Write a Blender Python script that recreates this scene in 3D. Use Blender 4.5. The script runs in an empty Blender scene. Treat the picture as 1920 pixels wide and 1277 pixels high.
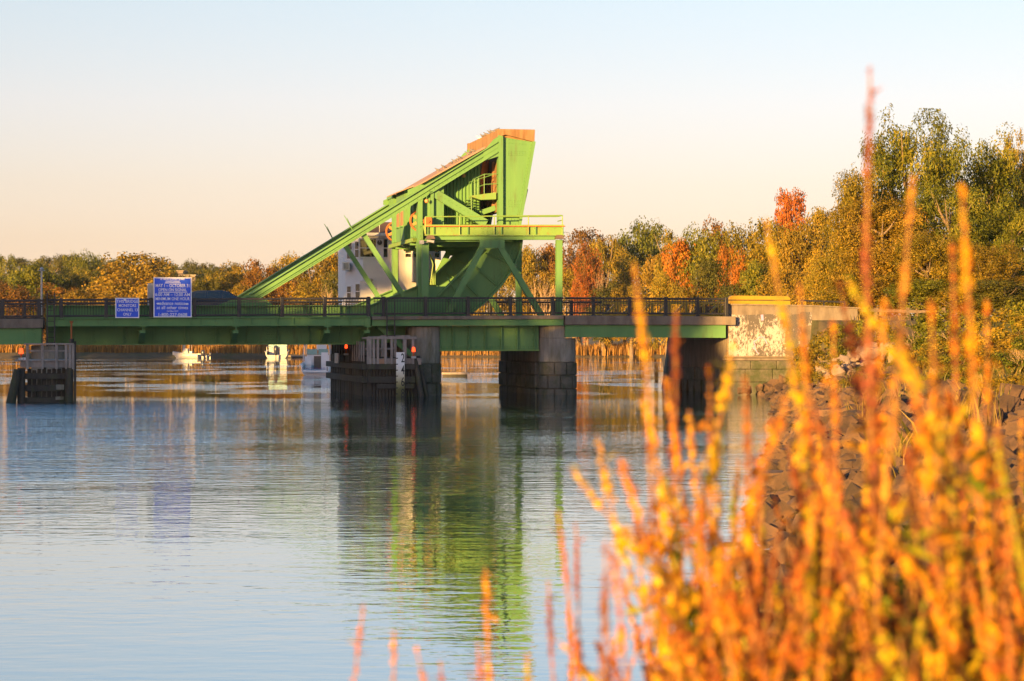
import bpy, bmesh, math, random
import numpy as np
from mathutils import Vector, Matrix

random.seed(7)
RNG = np.random.default_rng(11)
R = math.radians
SC = bpy.context.scene
COL = SC.collection

# ------------------------------------------------------------------ camera, sky, sun, exposure
F, CX, CY, H = 4160.0, 960.0, 638.5, 3.2          # focal length in photo pixels, principal point, eye height over the water
cam = bpy.data.cameras.new('camera')
cam.sensor_width = 36.0
cam.lens = F / 1920 * 36
cam.clip_start, cam.clip_end = 0.1, 9000
cam.dof.use_dof = True
cam.dof.focus_distance = 131
cam.dof.aperture_fstop = 5.6
cam.dof.aperture_blades = 9
camo = bpy.data.objects.new('camera', cam)
camo.location = (0, 0, H)
camo.rotation_euler = (R(90), 0, 0)
COL.objects.link(camo)
SC.camera = camo

SUN_EL = R(5.6)
SUN_AZ = R(208.5)                                   # clockwise from +Y: behind the camera, to its left
world = bpy.data.worlds.new('World')
SC.world = world
world.use_nodes = True
nt = world.node_tree
nt.nodes.clear()
sky = nt.nodes.new('ShaderNodeTexSky')
sky.sky_type = 'NISHITA'
sky.sun_disc = False
sky.sun_elevation = SUN_EL
sky.sun_rotation = SUN_AZ
sky.air_density, sky.dust_density, sky.ozone_density = 1.0, 0.4, 3.5
tc = nt.nodes.new('ShaderNodeTexCoord')
sx = nt.nodes.new('ShaderNodeSeparateXYZ')
mr = nt.nodes.new('ShaderNodeMapRange')
mr.inputs['From Min'].default_value, mr.inputs['From Max'].default_value = 0.0, 0.5
rmp = nt.nodes.new('ShaderNodeValToRGB')
SKYRAMP = [(0.0, (1.0, 0.76, 0.95)), (0.047, (0.88, 0.58, 0.66)), (0.091, (0.95, 0.55, 0.53)), (0.139, (1.09, 0.58, 0.50)), (0.211, (1.28, 0.65, 0.53)), (0.305, (1.34, 0.71, 0.54)), (0.5, (1.2, 0.80, 0.66)), (1.0, (0.98, 0.82, 0.70))]
for i, (p, c) in enumerate(SKYRAMP):
    e = rmp.color_ramp.elements[i] if i < 2 else rmp.color_ramp.elements.new(p)
    e.position = p
    e.color = (*c, 1)
mul = nt.nodes.new('ShaderNodeMix')
mul.data_type, mul.blend_type = 'RGBA', 'MULTIPLY'
mul.inputs['Factor'].default_value = 1
bg = nt.nodes.new('ShaderNodeBackground')
bg.inputs['Strength'].default_value = 0.134
out = nt.nodes.new('ShaderNodeOutputWorld')
L = nt.links.new
L(tc.outputs['Generated'], sx.inputs[0]); L(sx.outputs['Z'], mr.inputs['Value']); L(mr.outputs[0], rmp.inputs[0])
L(sky.outputs[0], mul.inputs['A']); L(rmp.outputs[0], mul.inputs['B'])
L(mul.outputs['Result'], bg.inputs['Color']); L(bg.outputs[0], out.inputs['Surface'])

sun = bpy.data.lights.new('sun', 'SUN')
sun.energy = 5.0
sun.angle = R(0.5)
sun.color = (1.0, 0.56, 0.16)
suno = bpy.data.objects.new('sun', sun)
sd = Vector((math.sin(SUN_AZ) * math.cos(SUN_EL), math.cos(SUN_AZ) * math.cos(SUN_EL), math.sin(SUN_EL)))
suno.rotation_euler = sd.to_track_quat('Z', 'Y').to_euler()
suno.location = sd * 200
COL.objects.link(suno)
SC.view_settings.view_transform = 'Standard'
SC.view_settings.look = 'None'
SC.view_settings.gamma = 1
SC.view_settings.use_curve_mapping = False
SC.view_settings.exposure = 1.95
SC.cycles.max_bounces = 6
SC.cycles.diffuse_bounces = 3
SC.cycles.glossy_bounces = 4
SC.cycles.transmission_bounces = 4
SC.cycles.transparent_max_bounces = 6
SC.cycles.use_denoising = True

# ------------------------------------------------------------------ frames of reference
TH = R(11.6)                                        # the bridge is turned: its right end lies farther away
U = Vector((math.cos(TH), math.sin(TH), 0))
V = Vector((-math.sin(TH), math.cos(TH), 0))
O = Vector((0, 130, 0))

def W(s, d, z):                                     # bridge coordinates: along, behind the near rail, up
    return O + U * s + V * d + Vector((0, 0, z))

def S(px, py, d):                                   # where a sight line meets the bridge's vertical plane d
    r = Vector(((px - CX) / F, 1, (CY - py) / F))
    t = (d + O.dot(V)) / r.dot(V)
    p = r * t
    return (p - O).dot(U), H + p.z

def at(px, py, Y):                                  # point at depth Y
    return Vector(((px - CX) / F * Y, Y, H + (CY - py) / F * Y))

def water_at(px, py):
    return at(px, py, H * F / (py - CY))

# ------------------------------------------------------------------ materials
MATS = {}
def nodes_of(name):
    m = bpy.data.materials.new(name)
    m.use_nodes = True
    n = m.node_tree
    return m, n, n.nodes['Principled BSDF']

def mk(name, c1, c2=None, scale=3.0, rough=0.6, bump=0.0, bscale=None, metal=0.0, extra=None, ethr=(0.62, 0.7), escale=1.5,
       stretch=(1, 1, 1), espec=None, spec=0.5):
    """two-tone noise colour, optional third colour in patches, optional relief"""
    m, n, p = nodes_of(name)
    N, K = n.nodes.new, n.links.new
    c2 = c2 or tuple(min(1, x * 1.25) for x in c1)
    g = N('ShaderNodeNewGeometry')
    mp = N('ShaderNodeMapping')
    mp.inputs['Scale'].default_value = stretch
    K(g.outputs['Position'], mp.inputs[0])
    t = N('ShaderNodeTexNoise')
    t.inputs['Scale'].default_value = scale
    t.inputs['Detail'].default_value = 6
    t.inputs['Roughness'].default_value = 0.65
    K(mp.outputs[0], t.inputs['Vector'])
    r = N('ShaderNodeValToRGB')
    r.color_ramp.elements[0].position, r.color_ramp.elements[1].position = 0.34, 0.66
    r.color_ramp.elements[0].color, r.color_ramp.elements[1].color = (*c1, 1), (*c2, 1)
    K(t.outputs['Fac'], r.inputs[0])
    colr = r.outputs[0]
    if extra:
        t2 = N('ShaderNodeTexNoise')
        t2.inputs['Scale'].default_value = escale
        t2.inputs['Detail'].default_value = 8
        t2.inputs['Roughness'].default_value = 0.7
        K(mp.outputs[0], t2.inputs['Vector'])
        r2 = N('ShaderNodeMapRange')
        r2.inputs['From Min'].default_value, r2.inputs['From Max'].default_value = ethr
        K(t2.outputs['Fac'], r2.inputs['Value'])
        mx = N('ShaderNodeMix')
        mx.data_type = 'RGBA'
        K(r2.outputs[0], mx.inputs['Factor']); K(colr, mx.inputs['A'])
        mx.inputs['B'].default_value = (*extra, 1)
        colr = mx.outputs['Result']
    K(colr, p.inputs['Base Color'])
    p.inputs['Roughness'].default_value = rough
    p.inputs['Metallic'].default_value = metal
    p.inputs['Specular IOR Level'].default_value = spec
    if bump:
        t3 = N('ShaderNodeTexNoise')
        t3.inputs['Scale'].default_value = bscale or scale * 5
        t3.inputs['Detail'].default_value = 5
        K(mp.outputs[0], t3.inputs['Vector'])
        b = N('ShaderNodeBump')
        b.inputs['Strength'].default_value = 1
        b.inputs['Distance'].default_value = bump
        K(t3.outputs['Fac'], b.inputs['Height']); K(b.outputs[0], p.inputs['Normal'])
    MATS[name] = m
    return m

def leafmat(name, cols, trans=0.35, rnd=0.25):
    """leaf colours picked by the per-face value v plus a per-object shift"""
    m, n, p = nodes_of(name)
    N, K = n.nodes.new, n.links.new
    a = N('ShaderNodeAttribute'); a.attribute_name = 'v'
    oi = N('ShaderNodeObjectInfo')
    ad = N('ShaderNodeMath'); ad.operation = 'MULTIPLY_ADD'
    K(oi.outputs['Random'], ad.inputs[0]); ad.inputs[1].default_value = rnd; K(a.outputs['Fac'], ad.inputs[2])
    sb = N('ShaderNodeMath'); sb.operation = 'SUBTRACT'; K(ad.outputs[0], sb.inputs[0]); sb.inputs[1].default_value = rnd / 2
    r = N('ShaderNodeValToRGB')
    k = len(cols)
    for i, c in enumerate(cols):
        e = r.color_ramp.elements[i] if i < 2 else r.color_ramp.elements.new(i / (k - 1))
        e.position = i / (k - 1)
        e.color = (*c, 1)
    K(sb.outputs[0], r.inputs[0])
    K(r.outputs[0], p.inputs['Base Color'])
    p.inputs['Roughness'].default_value = 0.6
    p.inputs['Specular IOR Level'].default_value = 0.25
    tr = N('ShaderNodeBsdfTranslucent'); K(r.outputs[0], tr.inputs['Color'])
    mx = N('ShaderNodeMixShader'); mx.inputs[0].default_value = trans
    K(p.outputs[0], mx.inputs[1]); K(tr.outputs[0], mx.inputs[2])
    K(mx.outputs[0], n.nodes['Material Output'].inputs['Surface'])
    MATS[name] = m
    return m

GREEN = mk('green bridge paint', (0.088, 0.208, 0.074), (0.116, 0.25, 0.082), 0.7, 0.5, 0.002, 40, extra=(0.085, 0.115, 0.05), ethr=(0.56, 0.78), escale=2.2, stretch=(1.4, 1.4, 0.22), spec=0.28)
GREENR = mk('green paint with rust', (0.135, 0.245, 0.060), (0.165, 0.285, 0.068), 1.2, 0.5, 0.003, 40, extra=(0.20, 0.085, 0.03), ethr=(0.54, 0.72), escale=2.6, stretch=(1, 1, 0.45), spec=0.3)
RUST = mk('rusty iron', (0.26, 0.075, 0.022), (0.36, 0.12, 0.035), 9, 0.85, 0.004)
CONC = mk('weathered concrete', (0.115, 0.092, 0.072), (0.20, 0.165, 0.13), 2.2, 0.9, 0.01, 30, extra=(0.16, 0.08, 0.035), ethr=(0.60, 0.72), escale=1.1, stretch=(1, 1, 0.35))
CWCONC = mk('rust stained concrete', (0.20, 0.115, 0.055), (0.27, 0.165, 0.085), 1.5, 0.9, 0.01, 25, extra=(0.13, 0.065, 0.025), ethr=(0.46, 0.66), escale=1.6, stretch=(1.5, 1.5, 0.25))
BLACK = mk('black railing paint', (0.012, 0.012, 0.014), (0.018, 0.017, 0.019), 5, 0.45)
PIER = mk('pier concrete', (0.16, 0.145, 0.12), (0.27, 0.245, 0.20), 1.6, 0.92, 0.012, 20, extra=(0.11, 0.105, 0.06), ethr=(0.48, 0.66), escale=0.9, stretch=(1.3, 1.3, 0.3))
STONE = mk('dark wet granite', (0.075, 0.068, 0.052), (0.13, 0.115, 0.085), 1.8, 0.8, 0.03, 8, extra=(0.045, 0.055, 0.022), ethr=(0.45, 0.62), escale=1.2)
TIMBER = mk('weathered grey timber', (0.19, 0.16, 0.14), (0.30, 0.26, 0.23), 4, 0.9, 0.006, 30, stretch=(1, 1, 0.3))
DARKWOOD = mk('tarred wet timber', (0.020, 0.017, 0.013), (0.05, 0.042, 0.03), 2.2, 0.75, 0.012, 14, extra=(0.035, 0.045, 0.012), ethr=(0.52, 0.66), escale=1.0, stretch=(1, 1, 0.4))
BRICKRED = mk('raw new plank', (0.30, 0.16, 0.095), (0.36, 0.21, 0.13), 4, 0.85)
WHITE = mk('white painted siding', (0.62, 0.61, 0.61), (0.68, 0.67, 0.67), 1.0, 0.55)
WHITEG = mk('white gelcoat', (0.33, 0.32, 0.31), (0.38, 0.37, 0.36), 1.0, 0.3)
ROOFB = mk('brown roof shingles', (0.085, 0.05, 0.032), (0.12, 0.07, 0.045), 6, 0.9, 0.01)
ROOFP = mk('pink grey roofing', (0.26, 0.165, 0.125), (0.33, 0.215, 0.165), 2.5, 0.85)
GLASS = mk('dark window glass', (0.012, 0.014, 0.016), (0.02, 0.022, 0.024), 2, 0.04, spec=0.9)
SHIELD = mk('pale green boat glass', (0.25, 0.42, 0.38), (0.3, 0.46, 0.42), 2, 0.08, spec=0.8)
REDPANE = mk('red brown window boarding', (0.30, 0.12, 0.06), (0.36, 0.15, 0.08), 5, 0.6)
BLUE = mk('sign blue', (0.008, 0.075, 0.66), (0.010, 0.085, 0.72), 2, 0.45)
SIGNW = mk('sign white', (0.78, 0.78, 0.80), (0.82, 0.82, 0.84), 2, 0.5)
SIGNBACK = mk('grey aluminium', (0.28, 0.29, 0.30), (0.34, 0.35, 0.36), 3, 0.45, metal=0.4)
INK = mk('black lettering', (0.012, 0.012, 0.012), (0.015, 0.015, 0.015), 3, 0.6)
INKB = mk('blue red lettering', (0.05, 0.06, 0.25), (0.25, 0.05, 0.06), 4, 0.6)
YELLOW = mk('yellow barrier paint', (0.30, 0.185, 0.010), (0.36, 0.22, 0.012), 2, 0.45)
CARP = mk('dark blue car paint', (0.030, 0.038, 0.060), (0.036, 0.046, 0.072), 1, 0.22, spec=0.6)
SILVER = mk('silver car panel', (0.30, 0.31, 0.33), (0.34, 0.35, 0.37), 1, 0.3, metal=0.3)
TYRE = mk('tyre rubber', (0.015, 0.015, 0.015), (0.02, 0.02, 0.02), 9, 0.9)
STEEL = mk('galvanised steel', (0.30, 0.31, 0.32), (0.40, 0.41, 0.42), 4, 0.45, metal=0.5)
BROWNM = mk('brown lamp housing', (0.10, 0.07, 0.05), (0.13, 0.09, 0.065), 4, 0.5)
COPPER = mk('orange lamp globe', (0.42, 0.20, 0.07), (0.48, 0.24, 0.09), 4, 0.4)
ASPHALT = mk('asphalt', (0.045, 0.043, 0.042), (0.06, 0.057, 0.055), 6, 0.9, 0.004)
BARK = mk('grey brown bark', (0.12, 0.085, 0.055), (0.20, 0.145, 0.095), 6, 0.9, 0.02)
BARKP = mk('pale bare wood', (0.30, 0.21, 0.13), (0.38, 0.27, 0.17), 6, 0.9, 0.02)
ROCK = mk('riprap granite', (0.040, 0.022, 0.012), (0.13, 0.075, 0.042), 0.9, 0.9, 0.02, 9, extra=(0.03, 0.02, 0.012), ethr=(0.48, 0.62), escale=0.8)
ROCKP = mk('pale riprap granite', (0.17, 0.125, 0.10), (0.26, 0.20, 0.165), 1.5, 0.9, 0.02, 9, extra=(0.13, 0.09, 0.065), ethr=(0.56, 0.7), escale=1.2)
SOIL = mk('marsh soil', (0.060, 0.046, 0.028), (0.11, 0.085, 0.045), 0.5, 0.95, 0.05, 3, extra=(0.05, 0.06, 0.02), ethr=(0.5, 0.62), escale=0.15)
REED = leafmat('dry reeds', [(0.14, 0.075, 0.02), (0.26, 0.135, 0.03), (0.38, 0.21, 0.055), (0.46, 0.29, 0.10)], 0.3, 0)
FEATHER = mk('grey pigeon plumage', (0.10, 0.095, 0.10), (0.16, 0.15, 0.155), 30, 0.7)
FEATHERW = mk('white plumage', (0.68, 0.66, 0.63), (0.75, 0.73, 0.70), 20, 0.7)
MOTOR = mk('outboard cowl', (0.02, 0.022, 0.032), (0.03, 0.034, 0.05), 4, 0.3)
CURTAIN = mk('brown curtain', (0.12, 0.08, 0.045), (0.18, 0.12, 0.07), 5, 0.8)
PURPLE = mk('purple graffiti paint', (0.36, 0.25, 0.48), (0.44, 0.30, 0.52), 6, 0.8)

m, n, p = nodes_of('flaking white wall paint')
N_, K_ = n.nodes.new, n.links.new
g = N_('ShaderNodeNewGeometry'); mp = N_('ShaderNodeMapping'); mp.inputs['Scale'].default_value = (1, 1, 0.6); K_(g.outputs['Position'], mp.inputs[0])
t1 = N_('ShaderNodeTexNoise'); t1.inputs['Scale'].default_value = 7; t1.inputs['Detail'].default_value = 10; t1.inputs['Roughness'].default_value = 0.78; K_(mp.outputs[0], t1.inputs['Vector'])
t2 = N_('ShaderNodeTexNoise'); t2.inputs['Scale'].default_value = 0.5; t2.inputs['Detail'].default_value = 3; K_(mp.outputs[0], t2.inputs['Vector'])
a1 = N_('ShaderNodeMath'); a1.operation = 'MULTIPLY_ADD'; K_(t2.outputs['Fac'], a1.inputs[0]); a1.inputs[1].default_value = 0.7; K_(t1.outputs['Fac'], a1.inputs[2])
r1 = N_('ShaderNodeMapRange'); r1.inputs['From Min'].default_value, r1.inputs['From Max'].default_value = 0.83, 0.90; K_(a1.outputs[0], r1.inputs['Value'])
mx = N_('ShaderNodeMix'); mx.data_type = 'RGBA'; K_(r1.outputs[0], mx.inputs['Factor'])
mx.inputs['A'].default_value = (0.085, 0.075, 0.068, 1); mx.inputs['B'].default_value = (0.37, 0.325, 0.315, 1)
K_(mx.outputs['Result'], p.inputs['Base Color']); p.inputs['Roughness'].default_value = 0.85
FLAKE = m

def emit(name, col, st):
    m, n, p = nodes_of(name)
    p.inputs['Base Color'].default_value = (*col, 1)
    p.inputs['Emission Color'].default_value = (*col, 1)
    p.inputs['Emission Strength'].default_value = st
    return m
REDLAMP = emit('lit red lamp', (1.0, 0.06, 0.01), 0.9)

LEAF = {
    'green': leafmat('green leaves', [(0.039, 0.055, 0.006), (0.088, 0.111, 0.009), (0.167, 0.166, 0.013), (0.295, 0.238, 0.018)]),
    'olive': leafmat('olive leaves', [(0.058, 0.057, 0.006), (0.147, 0.127, 0.010), (0.274, 0.198, 0.016), (0.470, 0.269, 0.021)]),
    'gold': leafmat('golden leaves', [(0.067, 0.059, 0.006), (0.151, 0.114, 0.010), (0.263, 0.173, 0.015), (0.403, 0.233, 0.021)]),
    'brown': leafmat('russet leaves', [(0.056, 0.035, 0.007), (0.129, 0.069, 0.011), (0.224, 0.104, 0.014), (0.314, 0.163, 0.022)]),
    'orange': leafmat('orange leaves', [(0.101, 0.059, 0.006), (0.314, 0.119, 0.010), (0.493, 0.163, 0.012), (0.560, 0.238, 0.017)]),
    'red': leafmat('red leaves', [(0.078, 0.064, 0.008), (0.213, 0.084, 0.011), (0.403, 0.109, 0.020), (0.470, 0.168, 0.028)]),
    'dark': leafmat('dark leaves', [(0.031, 0.038, 0.007), (0.063, 0.069, 0.009), (0.108, 0.103, 0.013), (0.186, 0.143, 0.018)]),
    'tan': leafmat('tan seed heads', [(0.179, 0.094, 0.025), (0.291, 0.148, 0.039), (0.403, 0.208, 0.055), (0.470, 0.267, 0.072)]),
}
STALK = leafmat('autumn loosestrife leaves', [(0.20, 0.055, 0.022), (0.46, 0.13, 0.016), (0.64, 0.27, 0.014), (0.68, 0.38, 0.014), (0.64, 0.43, 0.016), (0.40, 0.38, 0.02), (0.16, 0.22, 0.02)], 0.42, 0.5)
STALKR = leafmat('red brown seed spikes', [(0.18, 0.055, 0.035), (0.32, 0.09, 0.04), (0.46, 0.16, 0.035), (0.56, 0.27, 0.035), (0.42, 0.32, 0.04)], 0.3, 0.3)
STALKG = leafmat('turning green loosestrife leaves', [(0.10, 0.06, 0.015), (0.22, 0.13, 0.015), (0.34, 0.30, 0.018), (0.30, 0.34, 0.02), (0.16, 0.22, 0.02), (0.07, 0.12, 0.015)], 0.42, 0.4)
STALKD = leafmat('dark rust loosestrife leaves', [(0.09, 0.028, 0.015), (0.20, 0.055, 0.014), (0.34, 0.10, 0.014), (0.44, 0.19, 0.016), (0.30, 0.22, 0.02)], 0.35, 0.4)
STEM = mk('reddish stems', (0.20, 0.085, 0.03), (0.32, 0.15, 0.04), 12, 0.7)

# ------------------------------------------------------------------ mesh helpers
ORG = {}
def tag(o, label=None, cat=None, group=None, kind=None):
    if label: o['label'] = label
    if cat: o['category'] = cat
    if group: o['group'] = group
    if kind: o['kind'] = kind
    return o

def thing(name, loc, label, cat, group=None, rz=0.0):
    o = bpy.data.objects.new(name, None)
    o.empty_display_size = 0.3
    o.location = loc
    o.rotation_euler = (0, 0, rz)
    COL.objects.link(o)
    ORG[o.name] = Vector(loc)
    return tag(o, label, cat, group)

class MB:
    def __init__(self):
        self.v, self.f = [], []
    def add(self, vs, fs):
        k = len(self.v)
        self.v += [tuple(x) for x in vs]
        self.f += [tuple(i + k for i in f) for f in fs]
        return self
    def hexa(self, a, b):                           # two quads, matching corners
        return self.add(list(a) + list(b), [(3, 2, 1, 0), (4, 5, 6, 7), (0, 1, 5, 4), (1, 2, 6, 5), (2, 3, 7, 6), (3, 0, 4, 7)])
    def box(self, s0, s1, d0, d1, z0, z1):          # in bridge coordinates
        return self.hexa([W(s0, d0, z0), W(s1, d0, z0), W(s1, d1, z0), W(s0, d1, z0)], [W(s0, d0, z1), W(s1, d0, z1), W(s1, d1, z1), W(s0, d1, z1)])
    def wbox(self, x0, x1, y0, y1, z0, z1, M=None):
        c = [Vector(q) for q in ((x0, y0, z0), (x1, y0, z0), (x1, y1, z0), (x0, y1, z0), (x0, y0, z1), (x1, y0, z1), (x1, y1, z1), (x0, y1, z1))]
        if M: c = [M @ q for q in c]
        return self.hexa(c[:4], c[4:])
    def extr(self, a, b):                           # prism between two matching rings
        k = len(a)
        return self.add(list(a) + list(b), [tuple(range(k - 1, -1, -1)), tuple(range(k, 2 * k))] + [(i, (i + 1) % k, k + (i + 1) % k, k + i) for i in range(k)])
    def poly(self, sz, d0, d1):                     # outline in (s, z), thickness d0..d1
        return self.extr([W(s, d0, z) for s, z in sz], [W(s, d1, z) for s, z in sz])
    def bar(self, p, q, w, d0, d1):                 # flat bar of width w between two (s, z) points
        a, b = Vector(p), Vector(q)
        t = (b - a).normalized()
        nn = Vector((-t.y, t.x)) * w / 2
        return self.poly([a - nn, b - nn, b + nn, a + nn], d0, d1)
    def tube(self, p, q, r0, r1=None, n=8):
        p, q = Vector(p), Vector(q)
        r1 = r0 if r1 is None else r1
        t = (q - p).normalized()
        a = t.orthogonal().normalized(); b = t.cross(a)
        A = [p + (a * math.cos(2 * math.pi * i / n) + b * math.sin(2 * math.pi * i / n)) * r0 for i in range(n)]
        B = [q + (a * math.cos(2 * math.pi * i / n) + b * math.sin(2 * math.pi * i / n)) * r1 for i in range(n)]
        return self.extr(A, B)
    def path(self, pts, rad, n=6):
        pts = [Vector(x) for x in pts]
        rings = []
        a = None
        for i, x in enumerate(pts):
            t = (pts[min(i + 1, len(pts) - 1)] - pts[max(i - 1, 0)]).normalized()
            a = t.orthogonal().normalized() if a is None else (a - t * a.dot(t)).normalized()
            b = t.cross(a)
            r = rad[i] if hasattr(rad, '__len__') else rad
            rings.append([x + (a * math.cos(2 * math.pi * j / n) + b * math.sin(2 * math.pi * j / n)) * r for j in range(n)])
        return self.loft(rings)
    def loft(self, rings, cap=True):
        n, k = len(rings[0]), len(rings)
        vs = [x for r in rings for x in r]
        fs = [(i * n + j, i * n + (j + 1) % n, (i + 1) * n + (j + 1) % n, (i + 1) * n + j) for i in range(k - 1) for j in range(n)]
        if cap: fs += [tuple(range(n - 1, -1, -1)), tuple(range((k - 1) * n, k * n))]
        return self.add(vs, fs)
    def ell(self, c, rx, ry, rz, n=8, m=5):
        c = Vector(c)
        rings = []
        for i in range(1, m):
            a = math.pi * i / m
            rings.append([c + Vector((rx * math.sin(a) * math.cos(2 * math.pi * j / n), ry * math.sin(a) * math.sin(2 * math.pi * j / n), -rz * math.cos(a))) for j in range(n)])
        return self.loft(rings)
    def build(self, name, mat, parent=None, smooth=False, kind=None, bevel=0, label=None, cat=None, group=None):
        me = bpy.data.meshes.new(name)
        off = ORG.get(parent.name, Vector((0, 0, 0))) if parent else Vector((0, 0, 0))
        me.from_pydata([Vector(x) - off for x in self.v], [], self.f)
        me.materials.append(mat)
        if smooth:
            me.polygons.foreach_set('use_smooth', [True] * len(me.polygons))
        bm = bmesh.new(); bm.from_mesh(me); bmesh.ops.recalc_face_normals(bm, faces=bm.faces); bm.to_mesh(me); bm.free()
        o = bpy.data.objects.new(name, me)
        COL.objects.link(o)
        if parent:
            o.parent = parent
            ORG[o.name] = off
        else:
            ORG[o.name] = Vector((0, 0, 0))
        if bevel:
            b = o.modifiers.new('bevel', 'BEVEL'); b.width = bevel; b.segments = 2; b.limit_method = 'ANGLE'
        return tag(o, label, cat, group, kind)

def sp(pts, d):                                     # photo outline -> (s, z) at plane d
    return [S(x, y, d) for x, y in pts]

def dup(o, parent=None):
    c = o.copy()
    COL.objects.link(c)
    c.parent = parent
    ORG[c.name] = ORG.get(o.name, Vector((0, 0, 0)))
    for ch in o.children:
        dup(ch, c)
    return c

def text(body, s, d, z, size, width, mat, parent, name='lettering', M=None):
    cu = bpy.data.curves.new(name, 'FONT')
    cu.body = body
    cu.size = size
    cu.align_x, cu.align_y = 'CENTER', 'CENTER'
    cu.extrude = 0.003
    cu.resolution_u = 3
    cu.offset = size * 0.008
    cu.materials.append(mat)
    o = bpy.data.objects.new(name, cu)
    COL.objects.link(o)
    M = M or Matrix((( U.x, 0, -V.x), (U.y, 0, -V.y), (0, 1, 0)))
    loc = W(s, d, z) if not isinstance(s, Vector) else s
    off = ORG.get(parent.name, Vector())
    o.parent = parent
    o.matrix_local = Matrix.Translation(loc - off) @ M.to_4x4()
    TEXTS.append((o, width))
    return o
TEXTS = []

# ------------------------------------------------------------------ terrain and water
SHORE = [(-7, -60), (-3.6, 0), (0.2, 12), (2.2, 22), (4.1, 31.6), (5.4, 42.7), (8.1, 63), (11.2, 88), (13.9, 112), (15.2, 126), (15.2, 134), (12.9, 134),
         (10.2, 147), (29, 432), (5, 428), (-40, 427), (-95, 424), (-150, 420), (-140, 300), (-60, 200), (-49, 130), (-47, 0), (-52, -60)]
def shore_dist(X, Y):
    P = np.array(SHORE, float)
    d = np.full(X.shape, 1e9)
    inside = np.zeros(X.shape, bool)
    for (x0, y0), (x1, y1) in zip(P, np.roll(P, -1, 0)):
        ex, ey = x1 - x0, y1 - y0
        t = np.clip(((X - x0) * ex + (Y - y0) * ey) / (ex * ex + ey * ey), 0, 1)
        d = np.minimum(d, np.hypot(X - x0 - t * ex, Y - y0 - t * ey))
        c = (y0 > Y) != (y1 > Y)
        with np.errstate(divide='ignore', invalid='ignore'):
            c &= X < (x1 - x0) * (Y - y0) / (y1 - y0 if y1 != y0 else 1e-9) + x0
        inside ^= c
    return np.where(inside, -d, d)

S_AB = S(1364, 600, 0)[0]
def height(X, Y):
    X = np.asarray(X, float); Y = np.asarray(Y, float)
    sd_ = shore_dist(X, Y)
    near = np.clip((190 - Y) / 40, 0, 1)
    right = np.clip(0.36 * sd_, 0, 1.9) + np.clip(sd_ - 5.3, 0, 14) * 0.07
    far = np.clip(0.22 * sd_, 0, 0.9) + np.clip(sd_ - 30, 0, 4000) * 0.006
    z = right * near + far * (1 - near)
    z = z + 18 * np.exp(-(((X + 210) / 170) ** 2 + ((Y - 950) / 190) ** 2)) + 9 * np.exp(-(((X + 60) / 120) ** 2 + ((Y - 1050) / 160) ** 2))
    z = z + (np.sin(X * 0.9 + 0.7 * Y) + np.sin(Y * 1.3 - 0.4 * X)) * 0.05 * np.clip(sd_, 0, 1)
    s = (X - O.x) * U.x + (Y - O.y) * U.y
    d = (X - O.x) * V.x + (Y - O.y) * V.y
    front = np.where(s > S_AB + 5.2, np.clip(-0.5 - d, 0, 99), np.where(d > 0.9, 0, 99))
    dist = np.hypot(np.maximum(front, np.clip(d - 14, 0, 99)), np.clip(S_AB + 0.6 - s, 0, 99) * 6)
    z = np.maximum(z, 4.42 - 0.6 * dist)
    return np.where(sd_ < 0, np.maximum(-2.2, 0.45 * sd_), z)

def ground(x, y):
    return float(height(np.array([x]), np.array([y]))[0])

ls = np.linspace
gx = np.concatenate([ls(-1600, -220, 36), ls(-210, -30, 40), ls(-27, -6, 16), ls(-5, 30, 110), ls(31, 90, 50), ls(100, 1600, 36)])
gy = np.concatenate([ls(-150, -12, 18), ls(-10, 60, 130), ls(61, 160, 140), ls(163, 460, 60), ls(475, 1400, 50), ls(1500, 4500, 20)])
GX, GY = np.meshgrid(gx, gy)
GZ = height(GX, GY)
nx, ny = len(gx), len(gy)
me = bpy.data.meshes.new('ground')
vv = np.stack([GX, GY, GZ], -1).reshape(-1, 3)
ii = (np.arange(ny - 1)[:, None] * nx + np.arange(nx - 1)[None, :]).reshape(-1)
ff = np.stack([ii, ii + 1, ii + 1 + nx, ii + nx], -1)
def fill(me, vv, ff):
    me.vertices.add(len(vv)); me.vertices.foreach_set('co', vv.astype('f').ravel())
    k = ff.shape[1]
    me.loops.add(ff.size); me.loops.foreach_set('vertex_index', ff.astype('i').ravel())
    me.polygons.add(len(ff)); me.polygons.foreach_set('loop_start', np.arange(0, ff.size, k, dtype='i'))
    me.update(calc_edges=True)
fill(me, vv, ff)
me.polygons.foreach_set('use_smooth', [True] * len(ff))
me.materials.append(SOIL)
go = bpy.data.objects.new('ground', me); COL.objects.link(go); tag(go, kind='structure')

m, n, p = nodes_of('tidal river water')
N_, K_ = n.nodes.new, n.links.new
p.inputs['Base Color'].default_value = (0.006, 0.012, 0.014, 1)
p.inputs['Roughness'].default_value = 0.0
p.inputs['IOR'].default_value = 1.34
g = N_('ShaderNodeNewGeometry')
def wnoise(scl, sc_, det, rough=0.5):
    a = N_('ShaderNodeMapping'); a.inputs['Scale'].default_value = scl; K_(g.outputs['Position'], a.inputs[0])
    t = N_('ShaderNodeTexNoise'); t.inputs['Scale'].default_value = sc_; t.inputs['Detail'].default_value = det; t.inputs['Roughness'].default_value = rough
    K_(a.outputs[0], t.inputs['Vector'])
    return t.outputs['Fac']
def mth(op, a, b):
    q = N_('ShaderNodeMath'); q.operation = op
    for i, x in enumerate((a, b)):
        if isinstance(x, (int, float)): q.inputs[i].default_value = x
        else: K_(x, q.inputs[i])
    return q.outputs[0]
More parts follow.
